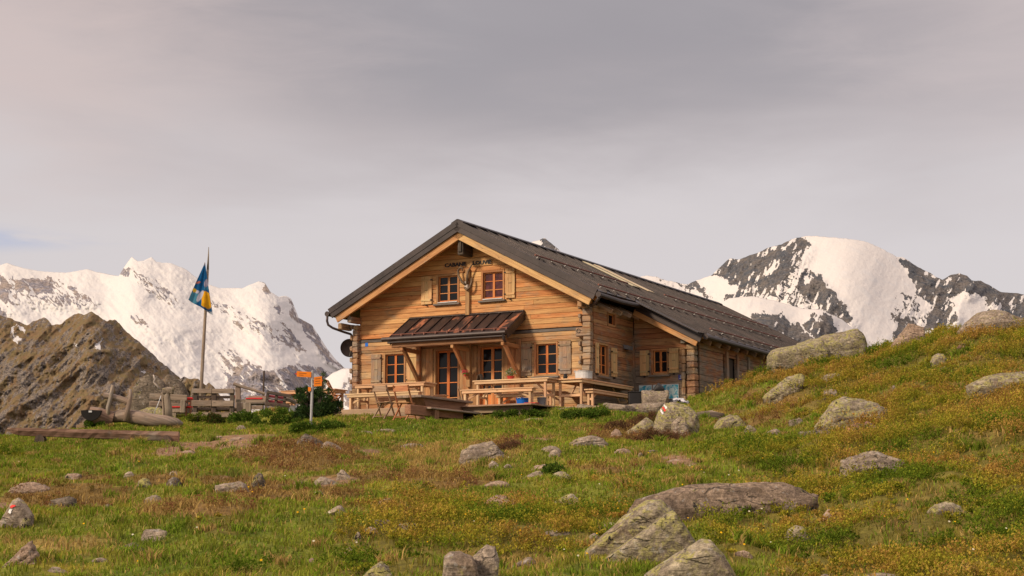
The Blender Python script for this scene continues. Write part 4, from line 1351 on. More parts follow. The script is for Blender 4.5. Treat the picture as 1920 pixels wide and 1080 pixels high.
for side in (1, -1):
    L = LL if side < 0 else LN
    rbox(mb, side, 0.03, L - .06, -0.735, -0.68, -0.46, -0.26, .006)
    x = 0.1
    while x < L - .1:                                       # soffit boards between bargeboard and wall
        rbox(mb, side, x, min(x + .14, L - .04), -0.68, 0.0, -0.16, -0.13, .003); x += .143
    rbox(mb, side, 0.10, L - .10, -0.40, -0.32, -0.32, -0.165, .006)
rbox(mb, 1, LN - .10, LW - .06, 2.145, 2.20, -0.42, -0.25, .006)
x = LN
while x < LW - .05:
    rbox(mb, 1, x, min(x + .14, LW - .03), 2.20, 2.66, -0.16, -0.13, .003); x += .143
mb.build('bargeboard', M['bargewood'], cabin)
mb = MB()
rbox(mb, 1, 0.1, LN - .05, 0.0, B1, -0.13, -0.05); rbox(mb, -1, 0.1, LL - .05, 0.0, B1, -0.13, -0.05)
rbox(mb, 1, LN - .05, LW - .05, 2.2, B1, -0.13, -0.05)
mb.build('roof_deck', M['beam'], cabin)
mb = MB()
mb.box(RS - .09, RS + .09, -0.62, -0.06, 7.22, 7.62, .015)
mb.box(RS - .05, RS + .05, -0.66, -0.62, 7.30, 7.72, .015)
mb.split('ridge_purlin', M['darkwood'], cabin)
for s0, z0 in ((-7.50, 5.62), (-7.82, 5.44), (-0.10, 5.62)):
    q = MB(); q.box(s0 - .07, s0 + .07, -0.60, -0.05, z0 - .09, z0 + .09, .02)
    q.build('purlin', M['logend'], cabin)
for i in range(4):
    q = MB(); q.beam((-0.25, .35 + i * .62, 5.83), (0.42, .35 + i * .62, 5.83 - .67 * RK), .09, .12, .006); q.build('rafter_tail', M['logend'], cabin)
for i in range(21):
    y = 2.95 + i * .74
    q = MB(); q.beam((1.6, y, RZ - .27 - RK * 5.38), (2.24, y, RZ - .27 - RK * 6.02), .09, .13, .006); q.build('rafter_tail', M['logend'], cabin)
q = MB(); q.box(1.58, 1.72, 2.34, 2.66, 4.74, 4.93, .01); q.build('purlin', M['sill'], cabin)
# gutters
for s0, y0, y1, z0 in ((-8.16, -0.76, B1, 5.80), (0.56, -0.80, 2.10, 5.80), (2.42, 2.12, B1, 4.86)):
    q = MB(); q.tube([(s0, y0, z0), (s0, (y0 + y1) / 2, z0 - .03), (s0, y1, z0)], .065, 10)
    q.tube([(s0, y0 - .012, z0), (s0, y0, z0)], .078, 10)
    q.build('gutter', M['gutter'], cabin)
q = MB()
q.tube([(-8.16, -.74, 5.78), (-8.17, -.74, 5.60), (-8.14, -.72, 5.48), (-8.02, -.66, 5.39), (-7.86, -.35, 5.30), (-7.76, -.12, 5.25), (-7.72, -.05, 5.15), (-7.71, -.04, 4.95), (-7.71, -.04, 2.75)], .036, 10)
for z in (5.0, 3.9, 3.0): q.tube([(-7.71, -.04, z), (-7.71, -.04, z + .04)], .046, 10)
q.build('downpipe', M['pipe'], cabin, True)
q = MB(); q.tube([(.56, -.72, 5.77), (.50, -.72, 5.66), (.30, -.50, 5.60), (.1, -.3, 5.58)], .045, 8); q.build('downpipe', M['gutter'], cabin, True)
# snow rails with brackets
for s0, y0, y1 in ((-1.55, -0.45, 5.7), (-1.52, 8.5, 18.4), (0.12, 0.05, 15.0), (1.90, 3.7, 16.0)):
    q = MB(); X = (s0 - RS) / CA; S = slope(1)
    q.tube([S @ Vector((X, y0, .085)), S @ Vector((X, (y0 + y1) / 2, .078)), S @ Vector((X, y1, .085))], .026, 6)
    q.cur = 1; y = y0 + .25
    while y < y1:
        q.beam(S @ Vector((X - .05, y, .0)), S @ Vector((X + .01, y, .10)), .03, .03, .003)
        q.box(X - .022, X + .022, y - .018, y + .018, .06, .11, .004, None, 0, S)
        y += .85
    q.build('snow_rail', [M['copper'], M['bracket']], roof)
for i, (y0, y1, x0, x1) in enumerate(((6.25, 6.72, .50, 2.45), (7.25, 7.72, .40, 2.55))):
    q = MB(); rbox(q, 1, x0, x1, y0, y1, .036, .06, .004); q.build('light_strip', M['cream'], roof)

# ---- porch canopy
cn = MB(); C0, C1 = -5.78, -2.06
dz = (5.58 - 4.92); do = 1.10
mlen = math.hypot(dz, do); ca, sa = do / mlen, dz / mlen
MC = Matrix(((1, 0, 0, 0), (0, -ca, sa, -0.04), (0, -sa, -ca, 5.58), (0, 0, 0, 1)))
MC = Matrix(((1, 0, 0, 0), (0, -ca, -sa, -0.04), (0, -sa, ca, 5.58), (0, 0, 0, 1)))
n = 10; w = (C1 - C0) / n
for i in range(n):
    cn.box(C0 + i * w, C0 + (i + 1) * w, 0, mlen, -.03 - RND.uniform(0, .004), -.003, 0, None, 0, MC)
    cn.box(C0 + (i + 1) * w - .012, C0 + (i + 1) * w + .012, 0.02, mlen - .08, -.01, .035, 0.004, .2, 0, MC)
can = cn.build('porch_canopy', M['canopy'], cabin)
q = MB()
q.box(C0 - .03, C0 + .0, 0, mlen, -.20, .02, .004, None, 0, MC); q.box(C1, C1 + .035, 0, mlen, -.20, .02, .004, None, 0, MC)
q.box(C0, C1, -0.06, 0.04, -.02, .05, .004, None, 0, MC)
q.build('canopy_flashing', M['roof'], can)
q = MB(); q.tube([(C0 - .2, -1.17, 4.90), (C1 + .03, -1.17, 4.90)], .06, 10); q.tube([(C0 - .03, -1.15, 4.80), (C1, -1.15, 4.80)], .03, 8)
q.tube([(C1 - .05, -1.17, 4.87), (C1 - .05, -1.14, 4.72), (C1 - .05, -1.05, 4.66)], .04, 8)
q.build('gutter', M['gutter'], can)
q = MB(); q.tube([(C0 + .02, -1.06, 5.03), (C1 - .02, -1.06, 5.03)], .013, 6)
for i in range(n): q.box(C0 + (i + .98) * w - .02, C0 + (i + .98) * w + .02, -1.08, -1.03, 4.97, 5.05, .004)
q.build('snow_rail', M['copper'], can)
q = MB(); q.box(C0 + .05, C1 - .05, -1.08, -0.96, 4.66, 4.80, .01)
for i in range(7):
    s0 = C0 + .12 + i * (C1 - C0 - .24) / 6
    q.beam((s0, -.04, 5.47), (s0, -1.1, 4.84), .08, .09, .006)
q.box(C0 + .02, C1 - .02, 0.05, mlen - .05, -.06, -.035, 0, None, 0, MC)
q.build('canopy_beam', M['beam'], can)
for s0 in (-5.42, -3.78, -2.20):
    q = MB(); q.box(s0 - .06, s0 + .06, -.17, -.078, 3.55 if s0 != -2.20 else 2.75, 4.82, .008)
    q.beam((s0, -.12, 3.78), (s0, -1.0, 4.68), .09, .11, .008); q.beam((s0, -.1, 4.60), (s0, -1.06, 4.62), .09, .11, .008)
    q.build('canopy_bracket', M['casing'], can)
q = MB(); q.beam((-3.84, -.06, 5.58), (-3.84, -.06, 6.90), .13, .12, .01, (0, 1, 0)); q.build('gable_post', M['casing'], cabin)
q = MB(); q.box(-4.66, -3.95, -.060, -.045, 6.96, 7.12, .003); q.box(-3.72, -3.08, -.060, -.045, 6.96, 7.12, .003); q.split('name_board', M['honey'], cabin)
q = MB(); q.box(-4.4, -3.3, -.052, -.046, 7.30, 7.34, 0)


def text_mesh(name, txt, size, mat, parent, loc, rot, ext=0.004, width=None, bold=0.0):
    cu = bpy.data.curves.new(name, 'FONT'); cu.body = txt; cu.size = size; cu.extrude = ext; cu.offset = bold; cu.resolution_u = 2
    cu.align_x = 'CENTER'
    o = bpy.data.objects.new(name + '_tmp', cu); COL.objects.link(o)
    dg = bpy.context.evaluated_depsgraph_get(); dg.update()
    me = bpy.data.meshes.new_from_object(o.evaluated_get(dg))
    bpy.data.objects.remove(o); bpy.data.curves.remove(cu)
    if width:
        xs = [v.co.x for v in me.vertices]; k = width / (max(xs) - min(xs))
        for v in me.vertices: v.co.x *= k
    R = Matrix.Translation(Vector(loc)) @ rot
    me.transform(R)
    me.materials.clear(); me.materials.append(mat)
    o = bpy.data.objects.new(name, me); COL.objects.link(o); o.parent = parent
    return o


RF = Matrix.Rotation(math.pi / 2, 4, 'X')
text_mesh('lettering', 'CABANE', .150, M['black'], cabin, (-4.26, -.070, 7.0), RF, .010, .70, .0045)
text_mesh('lettering', 'LOUVIE', .150, M['black'], cabin, (-3.39, -.070, 7.0), RF, .010, .60, .0045)
q = MB()
for i in range(9): q.beam((-.3 + .055 * math.cos(i / 8 * 5.2), -.25, 4.93 + .055 * math.sin(i / 8 * 5.2)), (-.3 + .055 * math.cos((i + 1) / 8 * 5.2), -.25, 4.93 + .055 * math.sin((i + 1) / 8 * 5.2)), .012, .012)
q.build('iron_ring', M['iron'], cabin)
# bring the cabin's base to the terrace level
def drop(o, dz):
    for c in [x for x in bpy.data.objects if x.parent == o]:
        if c.type == 'MESH': c.data.transform(Matrix.Translation((0, 0, dz)))
        drop(c, dz)
drop(cabin, -ZB)
cabin.location.z = ZB

# things fixed to the cabin but not of it
HR = math.atan2(AX[1], AX[0])


def hemp(name, s, b, z, label, cat, rz=0.0, group=None):
    return empty(name, house(s, b, z), HR + rz, label, cat, group)


t = hemp('mounted_horns', -3.84, -.13, 6.42, 'pair of curved brown horns mounted on the gable post below the lettering', 'horns')
q = MB(); q.tube([(0, -.02, 0), (-.10, -.05, .08), (-.19, -.06, .22), (-.21, -.05, .36), (-.16, -.04, .43), (-.09, -.04, .40), (-.10, -.04, .33)], [.035, .034, .03, .026, .022, .018, .012], 8, wob=.08); q.build('horn', M['horn'], t, True)
q = MB(); q.tube([(.02, -.02, .02), (.03, -.05, .16), (.06, -.06, .30), (.13, -.05, .43), (.18, -.04, .49)], [.035, .03, .026, .018, .01], 8, wob=.08); q.build('horn', M['horn'], t, True)
q = MB(); q.tube([(-.03, -.05, -.06), (.04, -.07, -.11), (.12, -.06, -.06), (.15, -.05, .06), (.14, -.04, .16)], [.03, .032, .03, .025, .015], 8, wob=.08); q.build('horn', M['horn'], t, True)
q = MB(); q.box(-.05, .05, -.05, .06, -.10, .10, .02); q.build('mount', M['bone'], t)
t.scale = (1.22, 1.22, 1.22)
t = hemp('satellite_dish', -7.86, -.02, 4.86, 'dark round satellite dish on the left corner beside the downpipe', 'satellite dish', 0.75)
q = MB(); n = 24
for k, (r, d) in enumerate(((.26, 0), (.18, .035), (.09, .055), (.0, .06))): pass
vs = [(0, .06, 0)]; fs = []
for r, d in ((.10, .052), (.19, .03), (.27, 0)):
    vs += [(r * math.cos(2 * math.pi * i / n), d, r * math.sin(2 * math.pi * i / n)) for i in range(n)]
fs += [(0, 1 + i, 1 + (i + 1) % n) for i in range(n)]
for k in range(2): fs += [(1 + k * n + i, 1 + (k + 1) * n + i, 1 + (k + 1) * n + (i + 1) % n, 1 + k * n + (i + 1) % n) for i in range(n)]
vs2 = [(x, y + .012, z) for x, y, z in vs]; nn = len(vs)
q.add(vs + vs2, fs + [tuple(j + nn for j in reversed(f)) for f in fs]); q.build('dish', M['gutter'], t, True)
q = MB(); q.tube([(0, .06, 0), (0.02, .16, 0), (.05, .2, 0)], .02, 6); q.tube([(0, .03, -.25), (0, -.2, -.12)], .01, 6); q.build('dish_arm', M['steel'], t)
t = hemp('house_number_plate', -7.24, -.05, 4.92, 'tiny blue enamel number plate at the left end of the grey board', 'sign')
q = MB(); q.box(-.05, .05, -.012, 0, -.05, .06, .003); q.build('plate', M['blue'], t)
t = empty('wall_sign', house(1.50, 2.66 - .058, 3.82), HR, 'small dark blue enamel sign with white lines beside the wing window', 'sign')
q = MB(); q.box(-.10, .10, -.012, 0, -.07, .07, .003); q.build('plate', M['navy'], t)
q = MB()
for zz_, ww in ((.035, .06), (.0, .04), (-.035, .07)): q.box(-ww, ww, -.016, -.0125, zz_ - .008, zz_ + .008)
q.build('writing', M['white'], t)
t = empty('wall_lamp', house(.058, 2.0, 4.62), HR, 'grey box lamp high on the shaded side wall', 'lamp')
q = MB(); q.box(0, .06, -.03, .03, -.02, .1, .004); q.build('bracket', M['iron'], t)
q = MB(); q.prism([(.02, 0), (.16, -.03), (.16, .07), (.02, .12)], -.16, .16); q.build('housing', M['grey'], t)
for s0, wd, lab in ((.40, .40, 'pale blue map board at the left, under the wing window behind the stone block'), (1.02, .78, 'wide turquoise map board with white frame under the wing window')):
    t = empty('map_board', house(s0, 2.66 - .058, 3.42), HR, lab, 'information board')
    q = MB(); q.box(-wd / 2, wd / 2, -.02, 0, -.20, .22, .004); q.build('frame', M['enamel'], t)
    m_, T_, p_ = newmat('map_print'); ob_ = T_.n('ShaderNodeTexCoord').outputs['Object']
    nn_ = T_.noise(ob_, 7, 6, .7, .6)
    T_.l(T_.mix(T_.mapr(nn_, .42, .56), (.02, .32, .46), (.55, .68, .68)), p_.inputs['Base Color'])
    q = MB(); q.box(-wd / 2 + .02, wd / 2 - .02, -.024, -.0205, -.18, .20); q.build('map', m_, t)

# ------------------------------------------------------------------ rocks
def rock_mesh(name, prof, depth, seed, rough=0.06, sub=3, strata=0.0, lean=0.0, blunt=0.0):
    """prof: outline [(x, z)] in metres seen from the front, z >= 0; becomes a faceted solid of the given depth"""
    if isinstance(prof[0][0], (list, tuple)):
        out_ = bmesh.new()
        for i, pp in enumerate(prof):
            me_ = rock_mesh(name, pp[0], depth * pp[2], seed + i, rough, sub, strata, lean, blunt)
            me_.transform(Matrix.Translation((0, pp[1], 0))); out_.from_mesh(me_); bpy.data.meshes.remove(me_)
        me = bpy.data.meshes.new(name); out_.to_mesh(me); out_.free()
        return me
    rr = random.Random(seed)
    bm = bmesh.new()
    xs = [p[0] for p in prof]; zs = [p[1] for p in prof]
    cx = (min(xs) + max(xs)) / 2; h = max(zs); w = max(xs) - min(xs)
    for yy, sx, sz in ((0.0, .72 + .24 * blunt, .42 + .46 * blunt), (.14, .93 + .05 * blunt, .80 + .15 * blunt), (.38, 1.0, 1.0), (.66, .96, .97), (.90, .80, .72), (1.0, .55, .35)):
        for x, z in prof:
            j = lambda a: rr.uniform(-a, a)
            bm.verts.new((cx + (x - cx) * sx + j(.025) * w, (yy - 0.12) * depth + j(.04) * depth + lean * z, z * sz + (j(.02) * h if yy != .38 else 0)))
    for yy, sx in ((.1, .8), (.5, .95), (.9, .75)):
        for x in (min(xs), cx, max(xs)): bm.verts.new((cx + (x - cx) * sx, (yy - .12) * depth, -0.35 * min(h, .5) - .06))
    res = bmesh.ops.convex_hull(bm, input=bm.verts[:])
    bmesh.ops.delete(bm, geom=[g for g in res['geom_interior'] if isinstance(g, bmesh.types.BMVert)], context='VERTS')
    bmesh.ops.delete(bm, geom=[v for v in bm.verts if not v.link_faces], context='VERTS')
    bmesh.ops.triangulate(bm, faces=bm.faces[:])
    target = max(w, h) / (5 * 2 ** (sub - 1))
    for _ in range(sub + 3):
        es = [e for e in bm.edges if e.calc_length() > target * 1.6]
        if not es or len(bm.verts) > 9000: break
        bmesh.ops.subdivide_edges(bm, edges=es, cuts=1)
        bmesh.ops.triangulate(bm, faces=bm.faces[:])
    bm.normal_update()
    co = np.array([v.co[:] for v in bm.verts]); no = np.array([v.normal[:] for v in bm.verts])
    s = 1.0 / max(.12, min(w, depth) * .5)
    q = co * s + seed * 3.1
    n1 = (fbm(q[:, 0] + q[:, 1] * .6, q[:, 2] + q[:, 1] * .4, seed, 3) - .5) + (fbm(q[:, 1] - q[:, 2] * .5, q[:, 0] * .7 + 9, seed + 3, 3) - .5)
    q2 = co * s * 3.5
    n2 = fbm(q2[:, 0] + q2[:, 1] * .7, q2[:, 2] - q2[:, 1] * .5, seed + 7, 3) - .5
    cr = ridged(q[:, 0] * .9 + q[:, 1] * .5, q[:, 2] * .9 - q[:, 1] * .5, seed + 11, 3) - .72
    A = rough * min(w, max(h, w * .3)) * 1.2
    dsp = A * (1.1 * n1 + .5 * n2) - A * 1.6 * np.clip(cr, 0, 1)
    if strata:
        a = strata
        st = co[:, 2] * math.cos(a) - co[:, 0] * math.sin(a)
        k = 4.0 / max(h, .15)
        f = (st * k + fbm(co[:, 0] * s, co[:, 1] * s, seed + 5, 2) * 1.3)
        f = f - np.floor(f)
        dsp = dsp - A * 0.8 * np.exp(-((f - .5) / .09) ** 2) * (n1 > -.05) + A * .25 * (f - .5)
    co = co + no * dsp[:, None]
    for v, c in zip(bm.verts, co): v.co = c
    me = bpy.data.meshes.new(name); bm.to_mesh(me); bm.free()
    return me


SHAPES = {
    'dome': [(-.5, 0), (-.44, .35), (-.28, .78), (-.02, 1), (.22, .92), (.42, .5), (.5, 0)],
    'flat': [(-.5, 0), (-.47, .45), (-.25, .85), (.05, 1), (.32, .8), (.47, .4), (.5, 0)],
    'wedl': [(-.5, 0), (-.1, .62), (.12, .95), (.24, 1), (.42, .55), (.5, 0)],
    'wedr': [(-.5, 0), (-.4, .6), (-.22, 1), (-.1, .96), (.2, .6), (.5, 0)],
    'slab': [(-.5, .05), (-.46, .5), (-.2, .95), (.2, 1), (.46, .75), (.5, .1)],
    'bloc': [(-.5, 0), (-.5, .7), (-.36, .97), (.1, 1), (.42, .9), (.5, .4), (.48, 0)],
    'humps': [(-.5, 0), (-.46, .72), (-.25, .8), (.05, .72), (.22, 1), (.4, .8), (.5, 0)]}
ROCKS = []


def rock(px0, px1, pt, pb, shape, mat, label, name='rock', depth=.75, rough=.07, sub=2, strata=0.0, prof=None, Y=None, cat=None, sink=0.0, group=None, blunt=0.0):
    xc = (px0 + px1) / 2
    if Y is None: P = ground(xc, pb)
    else: P = at(xc, pb, Y)
    k = (P[1] * FW[1] + P[2] * FW[2]) / F
    w = (px1 - px0) * k; h = (pb - pt) * k
    if prof and isinstance(prof[0][0], (list, tuple)):
        pr = [([((x - xc) * k, max((pb - y) * k, -.02)) for x, y in pp], yo, dk) for pp, yo, dk in prof]
    elif prof: pr = [((x - xc) * k, max((pb - y) * k, -.02)) for x, y in prof]
    else: pr = [(x * w, max(z * h, -.02)) for x, z in SHAPES[shape]]
    d = max(depth * w, h * .5)
    if shape in ('flat', 'slab'): d = max(d, .5 * w)
    d = min(d, 1.1 * w + h * .3)
    sd = len(ROCKS) * 7 + 3
    me = rock_mesh(name, pr, d, sd, rough, sub, strata, 0.0, blunt)
    o = link(name, me, M[mat], smooth=True)
    o.location = (P[0], P[1], P[2] - sink * h)
    tag(o, label, cat or ('boulder' if name == 'boulder' else 'rock'), group or 'rocks lying on the hillside')
    ROCKS.append(o)
    return o


R_ = rock
# big foreground and hillside boulders
R_(1095, 1306, 936, 1052, 'x', 'rocklichen', 'large slanting boulder split by parallel ledges at the bottom centre right', 'boulder', .5, .022, 4, .62, blunt=.9, prof=
   [([(1118, 1054), (1160, 1030), (1205, 1000), (1245, 966), (1266, 957), (1285, 985), (1304, 1012), (1302, 1030), (1270, 1044), (1215, 1050)], -.10, .7),
    ([(1092, 1052), (1100, 1036), (1130, 1008), (1180, 966), (1222, 937), (1243, 937), (1262, 949), (1282, 976), (1240, 1020), (1170, 1040), (1125, 1052)], .16, .8)])
R_(1204, 1392, 1012, 1100, 'x', 'rocklichen', 'pale wedge boulder with black lichen spots cut by the bottom edge', 'boulder', .6, .035, 4, .0, blunt=.7, prof=
   [(1200, 1100), (1215, 1078), (1255, 1054), (1300, 1030), (1322, 1012), (1340, 1014), (1362, 1040), (1380, 1075), (1390, 1100)])
R_(830, 936, 1022, 1092, 'x', 'rock', 'blocky two humped boulder with black spots at the bottom edge', 'boulder', .7, .05, 4, 0, blunt=.5, prof=
   [([(830, 1092), (832, 1044), (842, 1035), (866, 1036), (884, 1044), (896, 1060), (898, 1092)], -.05, .9), ([(872, 1092), (878, 1050), (896, 1034), (913, 1022), (927, 1027), (935, 1050), (932, 1092)], .08, .9)])
R_(1184, 1542, 889, 962, 'x', 'rockbrown', 'long low rock outcrop stretching behind the slanting boulder', 'boulder', .30, .05, 4, .08, sink=.14, prof=
   [(1184, 950), (1188, 924), (1215, 918), (1260, 905), (1300, 898), (1370, 893), (1430, 892), (1480, 896), (1545, 918), (1500, 930), (1400, 945), (1300, 962), (1230, 962)])
R_(1532, 1670, 741, 800, 'x', 'rocklichen', 'large sloping grey boulder on the right hillside above a red stone', 'boulder', .5, .05, 4, .25,
   [(1530, 800), (1550, 775), (1570, 748), (1590, 741), (1625, 747), (1655, 757), (1668, 766), (1655, 790), (1620, 800)])
R_(1440, 1632, 612, 686, 'x', 'rocklichen', 'huge lichen covered boulder beside the end of the cabin roof', 'boulder', .5, .03, 4, -.12, blunt=.6, prof=
   [([(1440, 690), (1443, 664), (1452, 654), (1500, 642), (1545, 632), (1560, 650), (1530, 680), (1480, 690)], -.05, .9), ([(1490, 664), (1500, 641), (1560, 624), (1600, 614), (1618, 613), (1628, 626), (1632, 646), (1610, 658), (1540, 668)], .10, .8)])
R_(1808, 1960, 576, 618, 'x', 'rock', 'brown rounded boulder on the skyline at the right edge', 'boulder', .6, .05, 4, .1,
   [(1806, 618), (1818, 602), (1842, 584), (1865, 577), (1890, 577), (1915, 590), (1950, 605), (1960, 618)])
R_(1676, 1738, 603, 648, 'x', 'rockpink', 'pointed brown rock standing on the skyline between snow peak and shrubs', 'boulder', .6, .05, 3, .3,
   [(1674, 648), (1690, 632), (1708, 604), (1722, 611), (1738, 612), (1738, 630), (1730, 648)])
R_(1226, 1316, 752, 816, 'x', 'rocklichen', 'mossy boulder with a painted white red white trail mark', 'boulder', .75, .04, 4, -.5,
   [(1226, 812), (1228, 790), (1236, 768), (1250, 754), (1268, 752), (1290, 758), (1308, 770), (1314, 790), (1314, 812)])
R_(1258, 1294, 782, 822, 'x', 'rock', 'upright grey lobe leaning on the front of the marked boulder', 'rock', .5, .05, 3, 0,
   [(1258, 818), (1260, 792), (1272, 782), (1286, 783), (1292, 800), (1290, 822), (1275, 822)])
R_(1170, 1236, 780, 814, 'x', 'rocklichen', 'pointed grey rock just left of the marked boulder', 'rock', .6, .05, 3, .3,
   [(1168, 814), (1185, 804), (1205, 788), (1214, 781), (1224, 790), (1234, 806), (1230, 814)])
R_(1152, 1246, 757, 776, 'x', 'rock', 'long thin stone slab lying behind the brown heather bush', 'rock', .45, .05, 3, .1,
   [(1152, 774), (1158, 767), (1190, 760), (1225, 757), (1246, 758), (1244, 768), (1200, 772), (1160, 778)], sink=-.2)
R_(860, 952, 826, 867, 'x', 'rock', 'pale humped boulder alone in the middle of the meadow', 'boulder', .6, .06, 4, .2,
   [(860, 867), (866, 845), (880, 833), (905, 831), (922, 826), (932, 834), (940, 848), (952, 860), (948, 867)])
R_(1580, 1702, 845, 893, 'x', 'rock', 'pale craggy boulder among bilberry right of the outcrop', 'boulder', .5, .07, 4, .1,
   [(1578, 890), (1582, 862), (1610, 858), (1630, 850), (1650, 845), (1672, 853), (1700, 862), (1695, 880), (1640, 893)])
R_(1434, 1512, 700, 745, 'x', 'rocklichen', 'pale cracked wedge of rock below the huge boulder', 'boulder', .5, .06, 3, .55,
   [(1432, 745), (1450, 728), (1480, 705), (1505, 700), (1511, 706), (1500, 722), (1480, 738)])
R_(0, 60, 934, 990, 'x', 'rock', 'pyramid shaped rock with a red and white paint mark at the left edge', 'boulder', .7, .04, 3, 0,
   [(-4, 980), (10, 965), (20, 938), (30, 934), (42, 946), (58, 966), (59, 972), (40, 985), (18, 990)])
R_(12, 94, 903, 924, 'flat', 'rockpink', 'long flat pink slab in the grass at the left', 'rock', .5, .04, 3)
R_(1820, 1960, 696, 730, 'x', 'rocklichen', 'broad smooth slab poking out at the right edge', 'boulder', .5, .04, 3, .1,
   [(1818, 722), (1850, 705), (1880, 698), (1930, 694), (1960, 696), (1950, 712), (1880, 720), (1840, 730)])
R_(668, 736, 1052, 1092, 'x', 'rocklichen', 'rounded layered boulder at the bottom edge left of the blocky one', 'boulder', .7, .05, 3, .5,
   [(664, 1092), (680, 1078), (700, 1060), (712, 1052), (728, 1062), (735, 1080), (732, 1092)])
